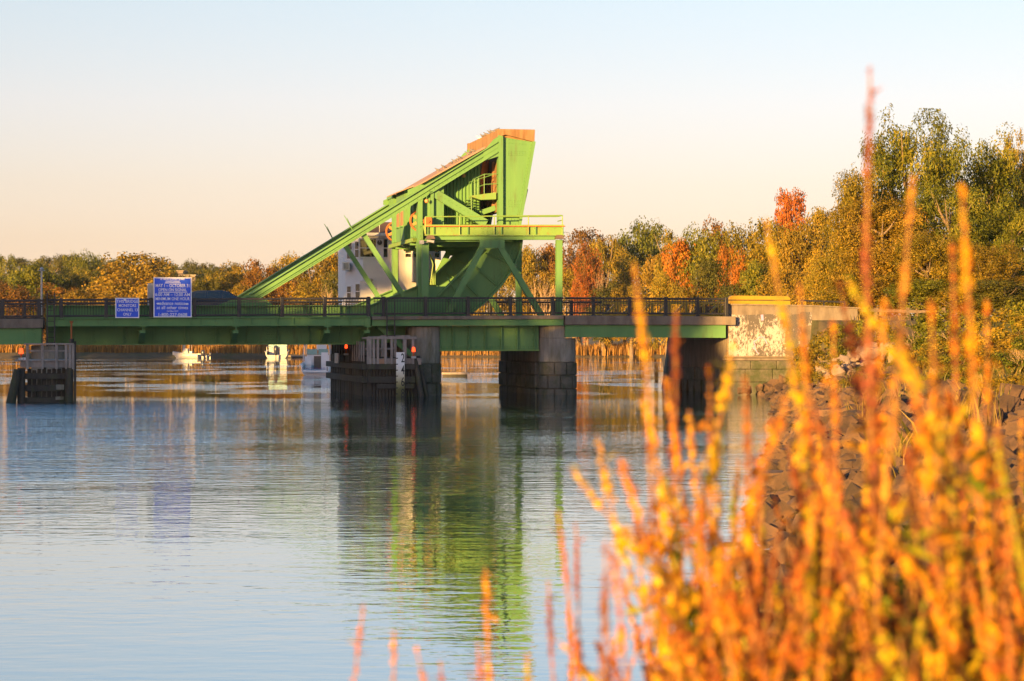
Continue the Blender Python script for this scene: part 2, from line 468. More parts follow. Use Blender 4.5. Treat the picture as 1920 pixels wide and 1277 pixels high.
def mrange(x, a, b, c, d):
    q = N_('ShaderNodeMapRange'); q.interpolation_type = 'SMOOTHSTEP'
    K_(x, q.inputs['Value'])
    for k_, v_ in zip(('From Min', 'From Max', 'To Min', 'To Max'), (a, b, c, d)): q.inputs[k_].default_value = v_
    return q.outputs[0]
rip = mth('MULTIPLY', wnoise((0.45, 1, 1), 2.6, 2, 0.5), 0.0075)
swl = mth('MULTIPLY', wnoise((0.5, 1, 1), 0.8, 2, 0.4), 0.0042)
fine = mth('MULTIPLY', wnoise((0.6, 1, 1), 7.5, 2, 0.5), 0.0021)
sepw = N_('ShaderNodeSeparateXYZ'); K_(g.outputs['Position'], sepw.inputs[0])
fary = mrange(sepw.outputs['Y'], 118.0, 150.0, 0.0, 1.0)
patch = mth('ADD', mrange(wnoise((0.22, 0.5, 1), 0.13, 4, 0.6), 0.38, 0.62, 0.6, 1.4), mth('MULTIPLY', fary, mrange(wnoise((0.45, 0.30, 1), 0.12, 5, 0.62), 0.48, 0.58, -0.45, 7.0)))
wob = mth('MULTIPLY', wnoise((0.3, 1, 1), 0.05, 4, 0.6), 34.0)
yw = mth('ADD', sepw.outputs['Y'], wob)
zone = mth('MULTIPLY', mrange(yw, 42.0, 92.0, 0.0, 1.0), mrange(yw, 122.0, 146.0, 1.0, 0.0))
xw = mth('ADD', sepw.outputs['X'], mth('MULTIPLY', wnoise((1, 0.4, 1), 0.09, 3, 0.6), 14.0))
gust = mth('ADD', mth('MULTIPLY', zone, mrange(xw, -11.0, 2.0, 17.0, 1.6)), 0.9)
amp = mth('MULTIPLY', patch, gust)
hgt = mth('MULTIPLY', mth('ADD', mth('ADD', rip, swl), fine), amp)
b = N_('ShaderNodeBump'); b.inputs['Strength'].default_value = 1; b.inputs['Distance'].default_value = 1.0
K_(hgt, b.inputs['Height']); K_(b.outputs[0], p.inputs['Normal'])
gs_ = N_('ShaderNodeBsdfGlossy'); gs_.inputs['Roughness'].default_value = 0.0; gs_.inputs['Color'].default_value = (0.80, 0.91, 1.0, 1); K_(b.outputs[0], gs_.inputs['Normal'])
ms_ = N_('ShaderNodeMixShader'); ms_.inputs[0].default_value = 0.5; K_(p.outputs[0], ms_.inputs[1]); K_(gs_.outputs[0], ms_.inputs[2]); K_(ms_.outputs[0], n.nodes['Material Output'].inputs['Surface'])
WATER = m
mb = MB(); mb.add([(-420, -140, 0), (220, -140, 0), (220, 520, 0), (-420, 520, 0)], [(0, 1, 2, 3)])
mb.build('river_water', WATER, kind='structure')

# ------------------------------------------------------------------ bascule leaf
LEFT_END = -50.0
DG = 2.0                                            # plane of the near girder
DF = 9.8                                            # spacing to the far girder
DW = 13.0                                           # far railing
tl, tr_ = S(0, 598.3, 0), S(1365, 591.6, 0)
def deck_z(s): return tl[1] + (tr_[1] - tl[1]) * (s - tl[0]) / (tr_[0] - tl[0])

leaf = thing('bascule_leaf', W(S(700, 590, DG)[0], DG, deck_z(0)), 'raised green steel lifting span of the drawbridge with slanting trusses and concrete counterweight', 'bridge span')
s_l, s_r = S(86, 600, 0)[0], S(697, 600, 0)[0]

def line_y(p, q, x): return p[1] + (q[1] - p[1]) * (x - p[0]) / (q[0] - p[0])
CH = ((468, 553), (931, 268))                       # upper edge of the near slanting chord
def chy(x): return line_y(*CH, x)

ARC = []
for i in range(15):                                 # the rolling quadrant's curved edge
    pts_ = [(978, 430), (976, 462), (968, 487), (955, 511), (938, 535), (918, 557), (896, 577), (868, 594), (830, 606)]
    t_ = i / 14 * 8; k_ = min(int(t_), 7); f_ = t_ - k_
    ARC.append((pts_[k_][0] + (pts_[k_ + 1][0] - pts_[k_][0]) * f_, pts_[k_][1] + (pts_[k_ + 1][1] - pts_[k_][1]) * f_))

def rivet(mb, s, d, z, r=0.03):
    w = [W(s - r, d, z - r), W(s + r, d, z - r), W(s + r, d, z + r), W(s - r, d, z + r)]
    e = [W(s - r * .5, d - .024, z - r * .5), W(s + r * .5, d - .024, z - r * .5), W(s + r * .5, d - .024, z + r * .5), W(s - r * .5, d - .024, z + r * .5)]
    mb.add(w + e, [(4, 5, 6, 7), (0, 1, 5, 4), (1, 2, 6, 5), (2, 3, 7, 6), (3, 0, 4, 7)])
def rivets(mb, a, b, d, step=0.16):
    a, b = Vector(a), Vector(b)
    k = max(2, int((b - a).length / step))
    for i in range(k + 1):
        q = a.lerp(b, i / k)
        rivet(mb, q.x, d, q.y)

def girder(dd, near):
    D = DG + dd
    q = lambda pts: sp(pts, DG)
    web = MB()
    web.poly(q([(86, 573.5), (692, 573.5), (781, 537), (838, 537), (905, 468), (955, 450), (978, 430)] + ARC[1:] + [(770, 640), (690, 645), (440, 646), (86, 646)]), D - .03, D + .03)
    web.poly(q([(404, 574), (436, 561), (466, 553), (492, 556), (514, 574)]), D - .1, D - .04)
    web.poly(q([(783, 374), (832, 344), (832, 428), (783, 428)]), D - .03, D + .03)
    web.poly(q([(934, 256), (1000, 266.5), (984, 350), (977, 395), (977, 437), (934, 448)]), D - .03, D + .03)
    g_ = web.build('main_girder', GREEN, leaf)
    # top chord: a box beam with lips
    cb = MB()
    q0, q1 = CH
    dz = 17
    cb.poly(q([(q0[0] - 6, q0[1] + 4), (931, 268), (931, 268 + dz), (q0[0] + 16, q0[1] + 5)]), D - .20, D + .20)
    cb.build('top_chord', GREEN, g_)
    fl = MB()
    a, b_ = S(q0[0], q0[1] - 1, DG), S(931, 267, DG)
    fl.bar(a, b_, 0.07, D - .36, D + .36)
    a, b_ = S(q0[0] + 18, q0[1] + 6, DG), S(931, 268 + dz + .8, DG)
    fl.bar(a, b_, 0.07, D - .36, D + .36)
    a, b_ = S(q0[0] + 10, q0[1] + 4, DG), S(931, 268 + dz * .55, DG)
    fl.bar(a, b_, 0.045, D - .28, D - .2)
    fl.build('chord_flange', GREEN, g_)
    fl = MB()                                       # tower flanges
    fl.poly(q([(933, 254), (941.5, 256), (941.5, 450), (933, 450)]), D - .3, D + .3)
    fl.build('tower_flange', GREEN, g_)
    fl = MB(); fl.bar(S(1000, 266, DG), S(968, 452, DG), 0.16, D - .3, D + .3); fl.build('tower_flange', GREEN, g_)
    fl = MB()                                       # gusset where chord meets tower
    fl.poly(q([(905, 285), (924, 262), (938, 254.5), (938, 292), (905, 303)]), D - .26, D - .205); fl.build('gusset_plate', GREEN, g_)
    # lower flanges of the leaf girder
    fl = MB(); fl.bar(S(86, 573.5, DG), S(692, 573.5, DG), .05, D - .22, D + .22); fl.build('girder_flange', GREEN, g_)
    fl = MB(); fl.bar(S(86, 646, DG), S(692, 645, DG), .06, D - .25, D + .25); fl.build('girder_flange', GREEN, g_)
    fl = MB(); fl.bar(S(692, 573.5, DG), S(781, 537, DG), .06, D - .22, D + .22); fl.build('girder_flange', GREEN, g_)
    fl = MB(); fl.bar(S(820, 556, DG), S(906, 467, DG), .08, D - .26, D + .26); fl.build('girder_flange', GREEN, g_)
    fl = MB()
    A = [S(x, y, DG) for x, y in ARC]
    for i in range(len(A) - 1):
        fl.bar(A[i], A[i + 1], .12, D - .36, D + .36)
    fl.build('rolling_track', GREEN, g_)
    # stiffeners
    for x0, y0, x1, y1 in ((889.5, 500, 930, 535), (862, 520, 897, 557), (909.6, 475, 956, 495), (835, 556, 856, 586), (838, 520, 860, 556)):
        st = MB(); st.bar(S(x0, y0, DG), S(x1, y1, DG), .06, D - .22, D - .03); st.build('stiffener', GREEN, g_)
    for x in list(range(115, 690, 58)):
        st = MB(); st.bar(S(x, 575, DG), S(x, 645, DG), .05, D - .2, D - .03); st.build('stiffener', GREEN, g_)
    # struts
    for p0, p1, w in (((680, 437), (757, 556), .27), ((810, 360), (911, 420), .50)):
        st = MB(); st.bar(S(*p0, DG), S(*p1, DG), w, D - .17, D + .17); st.build('strut', GREEN, g_)
    # column at the hinge end
    st = MB(); st.poly(q([(782, 560), (791.5, 560), (791.5, 372), (782, 378)]), D - .34, D + .34); st.build('column', GREEN, g_)
    st = MB(); st.poly(q([(806, 423), (812, 423), (812, 361), (806, 365)]), D - .26, D - .03); st.build('stiffener', GREEN, g_)
    st = MB(); st.poly(q([(785, 425), (790, 425), (790, 377), (785, 379)]), D - .45, D - .34); st.build('stiffener', GREEN, g_)
    if near:
        rv = MB()
        f = lambda x, y: S(x, y, DG)
        for x in (943.5, 945.5 + 2): rivets(rv, f(x, 268), f(x, 420), D - .03, .2)
        rivets(rv, f(995, 272), f(966, 420), D - .03, .2)
        for y in (261, 268): rivets(rv, f(948, y), f(985, y + 3), D - .03, .2)
        for y in (284, 287.5, 291): rivets(rv, f(948, y), f(984, y), D - .03, .15)
        for y in (376, 379, 383, 387): rivets(rv, f(948, y), f(970, y), D - .03, .15)
        for y in (404, 408, 412): rivets(rv, f(948, y), f(974, y), D - .03, .15)
        for k in (4, 8, 12):
            rivets(rv, f(*[c - k for c in ARC[2]]), f(*[c - k for c in ARC[5]]), D - .03, .14)
            rivets(rv, f(*[c - k for c in ARC[5]]), f(*[c - k for c in ARC[9]]), D - .03, .14)
        for (x0, y0), (x1, y1) in (((893, 499), (932, 533)), ((866, 519), (899, 554)), ((825, 555), (905, 472)), ((912, 473), (955, 491))):
            rivets(rv, f(x0, y0), f(x1, y1), D - .03, .17)
        rivets(rv, f(486, chy(486) + 14), f(925, chy(925) + 13.5), D - .20, .3)
        rivets(rv, f(818, 364), f(905, 415), D - .17, .25)
        rivets(rv, f(814, 371), f(896, 420), D - .17, .25)
        rivets(rv, f(786, 366 + 12), f(786, 556), D - .34, .25)
        rivets(rv, f(90, 641.5), f(690, 641.5), D - .03, .22)
        rivets(rv, f(90, 578), f(690, 578), D - .03, .3)
        for x in list(range(115, 690, 58)): rivets(rv, f(x + 3, 614), f(x + 3, 642), D - .03, .2)
        for x0 in (391, 500):
            for k in range(6): rivets(rv, f(x0 + k * 4, 618), f(x0 + k * 4, 638), D - .03, .15)
        for (x0, y0), (x1, y1) in (((413, 571), (508, 571)), ((445, 561), (490, 561))): rivets(rv, f(x0, y0), f(x1, y1), D - .1, .2)
        rv.build('rivets', GREEN, g_, kind='stuff')
    # crooked bird deterrent rods on the chord
    rd = MB()
    for (ax, ay), tips in (((664, 437), [(645, 404), (651, 409), (655, 416)]),):
        a = W(S(ax, ay, DG)[0], D, S(ax, ay, DG)[1])
        for j, (bx, by) in enumerate(tips):
            s_, z_ = S(bx, by, DG)
            rd.tube(a, W(s_, D - .1 + .2 * j, z_), .035, .02, 5)
    rd.build('rod', GREEN, leaf)
    return g_
girder(0, True)
girder(DF, False)

# counterweight
cw = MB()
cw.poly(sp([(934, 243), (1001, 244.5), (985, 345), (976, 388), (934, 397)], DG), DG + .1, DG + DF - .1)
cwo = cw.build('counterweight', CWCONC, leaf)
for d0, d1 in ((DG - .12, DG + .16), (DG + DF - .16, DG + DF + .12)):
    c_ = MB(); c_.poly(sp([(932.5, 242), (1002.5, 243.3), (1001.5, 266.5), (948, 253), (932.5, 257)], DG), d0, d1)
    c_.build('counterweight_cap', CWCONC, cwo, bevel=.02)
for k in range(5):                                  # ribs cast in the counterweight's face
    c_ = MB(); d_ = DG + 1.2 + k * 1.7
    c_.bar(S(935 - 3, 300, DG), S(932, 392, DG), .12, d_, d_ + .12); c_.build('rib', CWCONC, cwo)
for d_, xa, ya, xb, yb in ((DG + 1.4, 918, 290, 909, 342), (DG + 1.9, 921, 290, 916, 345), (DG + 2.4, 931, 288, 916, 364)):
    st = MB(); st.bar(S(xa, ya, DG), S(xb, yb, DG), .15, d_, d_ + .2); st.build('hanger_rod', RUST, leaf)
# grey box on the back of the tower
bx = MB(); bx.poly(sp([(988, 353), (993, 354), (986.5, 384), (981, 383)], DG), DG + .4, DG + 2.2); bx.build('equipment_box', BROWNM, leaf)

# roof and machinery house between the girders
rf = MB()
rf.poly(sp([(736, 365.5), (736, 363.5), (765, 352.5), (765, 354.5)], 7), 4.6, 9.4)
rf.build('cabin_roof', ROOFP, leaf)
rf = MB()
rf.poly(sp([(788, 346), (788, 343.5), (907, 275.5), (907, 279)], DG), DG - .42, DG + DF + .4)
rf.build('roof_sheet', ROOFP, leaf)
for d_ in (DG - .12, DG + DF + .06):
    rf = MB(); rf.poly(sp([(764, 366), (764, 356.5), (787, 346.6), (907, 279.6), (907, 288), (787, 362)], DG), d_, d_ + .06); rf.build('eave_panel', GREEN, leaf)
hs = MB()
s0, z0 = S(783, 446, DG)
hs.poly(sp([(783, 446), (783, 366), (833, 338), (833, 446)], DG), DG + .36, DG + DF - .36)
hs.poly(sp([(833.3, 446), (833.3, 340), (907, 297), (907, 402), (852, 446)], DG), DG + 1.12, DG + DF - .4)
house = hs.build('machinery_house', GREEN, leaf)
# its channel-side face: panels, pilasters, two boarded windows, in (d, z)
zf = lambda y: S(783, y, DG)[1]
def facebox(d0, d1, y0, y1, out, mat, name, par):
    b = MB(); b.box(s0 - out, s0 - .002, d0, d1, zf(y1), zf(y0)); return b.build(name, mat, par)
for k, d_ in enumerate((2.6, 3.5, 4.9, 6.6, 7.5, 8.3, 9.2, 10.2, 11.0)):
    facebox(d_, d_ + .28, 374, 443, .16, GREEN, 'pilaster', house)
b = MB(); b.box(s0 - .32, s0 - .002, 5.1, 8.3, zf(446), S(752, 360, 7)[1]); b.build('bay_panel', GREEN, house)
b = MB(); b.box(s0 - .001, s0 + 1.2, 5.0, 8.5, zf(366), S(752, 360, 7)[1]); b.build('bay_side', GREEN, house)
for d_ in (5.55, 7.1):
    w_ = facebox(d_, d_ + .75, 383, 417, .36, REDPANE, 'window', house)
    facebox(d_ - .1, d_ + .85, 417.3, 420, .42, GREEN, 'sill', w_)
facebox(2.1, 11.7, 446.3, 453, .3, GREENR, 'floor_beam', house)
dk = MB(); dk.box(s0 - .28, S(852, 440, DG)[0], 2.1, 11.7, zf(453.5), zf(446.6)); dk.build('cabin_floor', GREENR, house)
for d_ in (3.4, 6.2, 9.2):
    b = MB(); b.box(s0 - .2, s0 + 3.5, d_, d_ + .3, zf(458), zf(453.8)); b.build('floor_joist', GREEN, house)
# head frame sticking out above the roof on the left
hf = MB()
for d_ in (9.4, 10.2, 11.0): hf.box(s0 - .35, s0 + .2, d_, d_ + .2, zf(380), zf(356))
hf.box(s0 - .4, s0 + .25, 9.2, 11.8, zf(356), zf(350)); hf.build('head_frame', GREEN, house)
# corrugated sheet wall
cg = MB()
pA, pB = S(833.5, 400, DG), S(906, 300, DG)
k_ = 44
top = lambda s: S(833, 346, DG)[1] + (S(905, 302, DG)[1] - S(833, 346, DG)[1]) * (s - pA[0]) / (pB[0] - pA[0])
ring = []
for i in range(k_ + 1):
    s_ = pA[0] + (pB[0] - pA[0]) * i / k_
    ring.append((s_, DG + 1.08 - (.09 if (i // 2) % 2 else 0)))
vs, fs = [], []
for s_, d_ in ring: vs += [W(s_, d_, zf(432)), W(s_, d_, top(s_))]
for i in range(k_): fs.append((2 * i, 2 * i + 2, 2 * i + 3, 2 * i + 1))
cg.add(vs, fs)
cgo = cg.build('corrugated_wall', GREEN, leaf)
cgo.modifiers.new('thick', 'SOLIDIFY').thickness = 0.02
# ball lamps
for x, y, d_, hx, hy in ((873.5, 327.5, DG + .8, 873, 322), (797.5, 378, DG - .5, 797, 362)):
    s_, z_ = S(x, y, DG)
    b = MB(); b.ell(W(s_, d_, z_), .13, .13, .13, 10, 7); bo = b.build('globe_lamp', COPPER, leaf, smooth=True)
    b = MB(); b.path([W(s_, d_, z_ + .1), W(s_, d_, z_ + .35), W(s_ + .15, d_, z_ + .55), W(s_ + .55, d_ + .25, z_ + .62)], .02, 5); b.build('bracket', GREEN, bo)
# small stair landing with hooped railing
ld = MB(); ld.poly(sp([(884, 367), (929, 361), (929, 374), (900, 375), (884, 370)], DG), DG - .2, DG + .75); ldo = ld.build('stair_landing', GREENR, leaf)
rr = MB()
def rp(x, y, d_=DG - .15): s_, z_ = S(x, y, DG); return W(s_, d_, z_)
for pts_ in ([(884, 370), (883, 345), (886, 337), (907, 327), (930, 326.5)], [(894, 365), (893, 352), (908, 346), (930, 345)], [(907, 327), (907, 366)], [(896, 334), (895, 366)], [(883, 370), (883, 398)], [(889, 336), (889, 368)]):
    rr.path([rp(*c) for c in pts_], .025, 5)
rr.path([rp(884, 372, DG + .7), rp(884, 340, DG + .7), rp(928, 326, DG + .7)], .025, 5)
rr.build('hoop_railing', GREEN, ldo)
b = MB()
for k in range(9): b.box(S(884, 372, DG)[0] - .3, S(884, 372, DG)[0] + .1, DG - .1, DG + .7, zf(374 + k * 5) , zf(373 + k * 5))
b.build('stair_treads', GREEN, ldo, kind='stuff')
# dark beam under the counterweight, lock gear
for x0, y0, x1, y1, w_, d_ in ((905, 398, 934, 388, .3, DG + .8), (880, 405, 905, 400, .35, DG + 1.5), (845, 412, 880, 412, .3, DG + 1.4)):
    b = MB(); b.bar(S(x0, y0, DG), S(x1, y1, DG), w_, d_, d_ + .5); b.build('link_beam', GREEN, leaf)
# rusty gear wheels on the channel side
def wheel(px, py, d_, rad):
    s_, z_ = S(px, py, d_)
    c = W(s_, d_, z_)
    E = lambda a: U * math.cos(a) + Vector((0, 0, math.sin(a)))
    b = MB(); nseg = 32
    rings = []
    for i in range(nseg + 1):
        e = E(2 * math.pi * i / nseg)
        rings.append([c + e * r_ + V * u_ for r_, u_ in ((rad, -.1), (rad, .1), (rad - .09, .1), (rad - .09, -.1))])
    b.loft(rings, cap=False)
    w_ = b.build('gear_wheel', RUST, leaf)
    b = MB(); b.tube(c - V * .14, c + V * .14, .12, n=12); b.build('hub', RUST, w_)
    for i in range(6):
        a = 2 * math.pi * i / 6 + .45
        e, f_ = E(a), E(a + math.pi / 2)
        b = MB()
        r0 = [c + e * .06 + f_ * sgn * .09 + V * u_ for sgn, u_ in ((-1, -.06), (1, -.06), (1, .06), (-1, .06))]
        r1 = [c + e * (rad - .08) + f_ * sgn * .075 + V * u_ for sgn, u_ in ((-1, -.06), (1, -.06), (1, .06), (-1, .06))]
        b.loft([r0, r1]); b.build('spoke', COPPER, w_)
wheel(742, 434, DG + DF + .55, .66)
wheel(789, 414, DG + .6, .68)
# rusty winding drum standing on the platform end
b = MB(); s_, z_ = S(798.5, 416.5, DG)
nt_ = 20; rings = []
for dd_ in (DG - .9, DG - .55):
    rings.append([W(s_ + math.cos(2 * math.pi * i / nt_) * (.30 if i % 2 else .24), dd_, z_ + math.sin(2 * math.pi * i / nt_) * (.30 if i % 2 else .24)) for i in range(nt_)])
b.loft(rings); b.tube(W(s_, DG - .98, z_), W(s_, DG - .3, z_), .08, n=8); b.build('winch_drum', RUST, leaf)

# leaf deck, fascia, floor-beam brackets
b = MB()
b.poly([(s_l, deck_z(s_l) - .30), (s_r, deck_z(s_r) - .30), (s_r, deck_z(s_r)), (s_l, deck_z(s_l))], DG + .3, DG + DF - .3)
b.build('roadway', ASPHALT, leaf)
b = MB()
b.poly([(s_l, deck_z(s_l) - .12), (s_r, deck_z(s_r) - .12), (s_r, deck_z(s_r) - .02), (s_l, deck_z(s_l) - .02)], .02, DG - .06)
b.build('footway', CONC, leaf)
b = MB()
b.poly([(s_l, deck_z(s_l) - .12), (s_r, deck_z(s_r) - .12), (s_r, deck_z(s_r) - .02), (s_l, deck_z(s_l) - .02)], DG + DF + .06, DW)
b.build('footway', CONC, leaf)
def fascia(d_, near):
    sg = -1 if near else 1
    b = MB(); b.poly(sp([(87, 597.2), (693, 594.6), (693, 609.5), (87, 610.8)], 0), d_ - .02, d_ + .02)
    f_ = b.build('fascia_beam', GREEN, leaf)
    b = MB(); b.bar(S(87, 597, 0), S(693, 594.5, 0), .05, d_ - .16, d_ + .1); b.build('flange', GREEN, f_)
    b = MB(); b.bar(S(87, 611, 0), S(693, 609.7, 0), .05, d_ - .14, d_ + .1); b.build('flange', GREEN, f_)
    if near:
        for x in [127, 188, 211, 268, 300, 358, 376, 442.5, 471, 520, 550, 614, 655, 688.5]:
            b = MB(); y0 = line_y((87, 597.2), (693, 594.6), x)
            b.bar(S(x, y0 + .8, 0), S(x, y0 + 13, 0), .035, d_ - .12, d_ - .02); b.build('stiffener', GREEN, f_)
        for x in (268, 442.5, 614, 689):
            b = MB(); b.poly(sp([(x - 5, 597), (x + 5, 597), (x + 5, 611), (x + 8, 613.5), (x - 8, 613.5), (x - 5, 611)], 0), d_ - .10, d_ - .04)
            b.bar(S(x, 613, 0), S(x, 621, 0), .05, d_ - .1, d_ + .2)
            b.build('hanger_plate', GREEN, f_)
fascia(-.05, True)
fascia(DW + .1, False)
for x in (268, 442.5, 614, 689):                    # cantilever brackets: tapered plates reaching back to the girder, and floor beams across
    s_ = S(x - 1, 620, 0)[0]
    zt, zb = S(x, 620.5, 0)[1], S(x, 646, DG)[1]
    b = MB()
    b.hexa([W(s_ - .16, -.1, zt - .12), W(s_ + .16, -.1, zt - .12), W(s_ + .16, DG - .05, zb + .02), W(s_ - .16, DG - .05, zb + .02)],
           [W(s_ - .16, -.1, zt), W(s_ + .16, -.1, zt), W(s_ + .16, DG - .05, zt), W(s_ - .16, DG - .05, zt)])
    b.box(s_ - .2, s_ + .2, -.14, DG - .05, zt + .003, zt + .04)
    b.build('bracket', GREEN, leaf)
    b = MB(); b.box(s_ - .14, s_ + .14, DG + .05, DG + DF - .05, zb + .25, zt - .03); b.build('floor_beam', GREEN, leaf)
for d_ in (4.0, 6.0, 8.0, 10.0):
    b = MB(); b.poly([(s_l, deck_z(s_l) - .7), (s_r, deck_z(s_r) - .7), (s_r, deck_z(s_r) - .31), (s_l, deck_z(s_l) - .31)], d_, d_ + .12); b.build('stringer', GREEN, leaf)

# ------------------------------------------------------------------ fixed spans
span_l = thing('fixed_span', W(S(40, 600, 0)[0], 0, 4), 'fixed end span with concrete kerb over plain green girder at left edge', 'bridge span', 'fixed bridge spans')
b = MB(); sl = S(81, 600, 0)[0]
zt = lambda s: deck_z(s)
b.poly([(LEFT_END, zt(LEFT_END) - .52), (sl, zt(sl) - .52), (sl, zt(sl)), (LEFT_END, zt(LEFT_END))], -.2, DW + .2); b.build('concrete_deck', CONC, span_l, bevel=.03)
b = MB(); b.poly([(LEFT_END, zt(LEFT_END) - 1.45), (sl - .1, zt(sl) - 1.42), (sl - .1, zt(sl) - .525), (LEFT_END, zt(LEFT_END) - .525)], .0, .3)
gl_ = b.build('fascia_girder', GREEN, span_l)
rv = MB()
for k in (0, .5): pass
rivets(rv, (sl - .45, zt(sl) - 1.38), (sl - .45, zt(sl) - .58), -.0, .16); rv.build('rivets', GREEN, gl_, kind='stuff')
for d_ in (4, 8, 12):
    b = MB(); b.poly([(LEFT_END, zt(LEFT_END) - 1.4), (sl - .1, zt(sl) - 1.4), (sl - .1, zt(sl) - .525), (LEFT_END, zt(LEFT_END) - .525)], d_, d_ + .3); b.build('inner_girder', GREEN, span_l)

span_m = thing('fixed_span', W(S(880, 600, 0)[0], 0, 4), 'fixed tower span with rust streaked kerb over deep green stiffened girder', 'bridge span', 'fixed bridge spans')
q0 = lambda pts: sp(pts, 0)
b = MB(); b.poly(q0([(697, 593.3), (1056, 591.3), (1056, 598.3), (697, 599.6)]), -.2, 1.4); b.build('concrete_kerb', CONC, span_m, bevel=.02)
b = MB(); b.poly(q0([(697, 593.6), (1056, 591.6), (1056, 598), (697, 599.4)]), 1.42, DW + .2); b.build('concrete_deck', CONC, span_m)
b = MB(); b.poly(q0([(697, 600), (1056, 598.7), (1056, 609), (697, 610.2)]), -.06, .0); f_ = b.build('fascia_beam', GREEN, span_m)
b = MB(); b.bar(S(697, 610.4, 0), S(1056, 609.4, 0), .05, -.16, .3); b.build('flange', GREEN, f_)
b = MB(); b.poly(q0([(826, 611), (1016, 610.3), (1016, 657), (826, 658)]), .9, .96); g_ = b.build('deep_girder', GREEN, span_m)
b = MB(); b.bar(S(826, 657.5, 0), S(1016, 656.8, 0), .07, .65, 1.2); b.build('flange', GREENR, g_)
for x in (854, 884, 915, 945, 975, 1008):
    b = MB(); b.bar(S(x, 611, 0), S(x, 656, 0), .05, .72, .9); b.build('stiffener', GREEN, g_)
rv = MB()
rivets(rv, S(828, 652, 0), S(1008, 652, 0), .9, .16); rivets(rv, S(828, 649, 0), S(1008, 649, 0), .9, .16)
for x in (851, 881, 912, 942, 972, 1005): rivets(rv, S(x, 614, 0), S(x, 648, 0), .9, .18)
rivets(rv, S(700, 603, 0), S(1052, 602, 0), -.06, .5)
rv.build('rivets', GREEN, g_, kind='stuff')
b = MB(); b.poly(q0([(826, 611), (1016, 610.3), (1016, 657), (826, 658)]), DW - .9, DW - .8); b.build('deep_girder', GREEN, span_m)
b = MB(); b.bar(S(712, 611, 0), S(778, 668, 0), .28, .55, .85); b.build('diagonal_brace', GREEN, span_m)

span_r = thing('fixed_span', W(S(1200, 600, 0)[0], 0, 4), 'fixed end span with grey concrete edge over shallow green girder reaching the painted wall', 'bridge span', 'fixed bridge spans')
b = MB(); b.poly(q0([(1058.5, 591.5), (1378, 593.5), (1378, 609.5), (1058.5, 609)]), -.2, DW + .2); b.build('concrete_deck', CONC, span_r, bevel=.03)
b = MB(); b.poly(q0([(1060, 609.6), (1361, 610), (1361, 633.5), (1060, 632)]), .02, .3); b.build('fascia_girder', GREEN, span_r)
for d_ in (4, 8, 12.5):
    b = MB(); b.poly(q0([(1060, 609.6), (1361, 610), (1361, 632), (1060, 631)]), d_, d_ + .3); b.build('inner_girder', GREEN, span_r)

# ------------------------------------------------------------------ overhead platform
plat = thing('machinery_platform', W(S(925, 590, .7)[0], .7, deck_z(0)), 'yellow green lit platform on posts and A frame beside the counterweight tower', 'platform')
DP = .6
qp = lambda pts: sp(pts, DP)
b = MB(); b.poly(qp([(797, 421.5), (1057, 421.5), (1057, 424), (797, 424)]), DP - .15, DP + 1.2); b.build('walkway_floor', GREENR, plat)
b = MB(); b.poly(qp([(793, 424.3), (1056, 424.3), (1056, 441), (797, 441)]), DP, DP + .06); gb = b.build('edge_beam', GREENR, plat)
b = MB(); b.bar(S(797, 441, DP), S(1057, 441, DP), .06, DP - .14, DP + .2); b.build('flange', GREENR, gb)
b = MB(); b.bar(S(797, 424.4, DP), S(1059, 424.4, DP), .05, DP - .16, DP + .2); b.build('flange', RUST, gb)
for x in (802, 813, 877, 940, 1004, 1055):
    b = MB(); b.bar(S(x, 425, DP), S(x, 440, DP), .05, DP - .12, DP); b.build('stiffener', GREEN, gb)
rv = MB(); rivets(rv, S(800, 428, DP), S(1052, 428, DP), DP, .4)
for x in (905, 914, 923, 932): rivets(rv, S(x, 429, DP), S(x, 438, DP), DP, .12)
rv.build('rivets', GREENR, gb, kind='stuff')
b = MB(); b.poly(qp([(812, 442.2), (1050, 442.2), (1042, 449.5), (812, 449.5)]), DP + .1, DP + .4); b.build('lower_beam', GREEN, plat)
b = MB(); b.poly(qp([(803, 445), (963, 445), (963, 452), (803, 452)]), DP + .45, DW - .6); b.build('platform_floor', GREEN, plat)
for d_ in (2.9, 5.2, 7.5, 9.8):
    b = MB(); b.poly(qp([(803, 452.2), (963, 452.2), (963, 459), (803, 459)]), d_, d_ + .2); b.build('joist', GREEN, plat)
b = MB(); b.poly(qp([(963.5, 442), (1050, 442), (1050, 449), (963.5, 449)]), DW - .9, DW - .6); b.build('lower_beam', GREEN, plat)
b = MB(); b.poly(qp([(797, 421.5), (1057, 421.5), (1057, 424), (797, 424)]), DW - 1.8, DW - .5); b.build('walkway_floor', GREENR, plat)
for D_ in (DP, DW - .7):
    for xa, xb, yb in ((792, 804, 593), (1043.5, 1054.5, 593)):
        b = MB(); b.poly(qp([(xa, 449.8), (xb, 449.8), (xb, yb), (xa, yb)]), D_ - .02, D_ + .32); b.build('post', GREEN, plat)
    b = MB(); b.poly(qp([(899, 450), (946, 450), (946, 465.5), (899, 465.5)]), D_ - .06, D_ - .02); b.build('gusset_plate', GREEN, plat)
    for p0, p1 in (((905, 462), (838, 593)), ((938, 462), (1017, 593))):
        b = MB(); b.bar(S(*p0, DP), S(*p1, DP), .34, D_, D_ + .3); b.build('leg', GREEN, plat)
hr = MB()
P_ = lambda x, y, d_: W(S(x, y, DP)[0], d_, S(x, y, DP)[1])
for d_ in (DP - .12,):
    for y in (404.3,):
        hr.path([P_(797, y + 2.5, d_), P_(1053.5, y, d_)], .04, 6)
    for x in (797, 861, 926, 990, 1053.5): hr.tube(P_(x, 440 if x > 1000 or x < 800 else 440, d_), P_(x, 404.8 + (1053 - x) / 256 * 2, d_), .035, n=6)
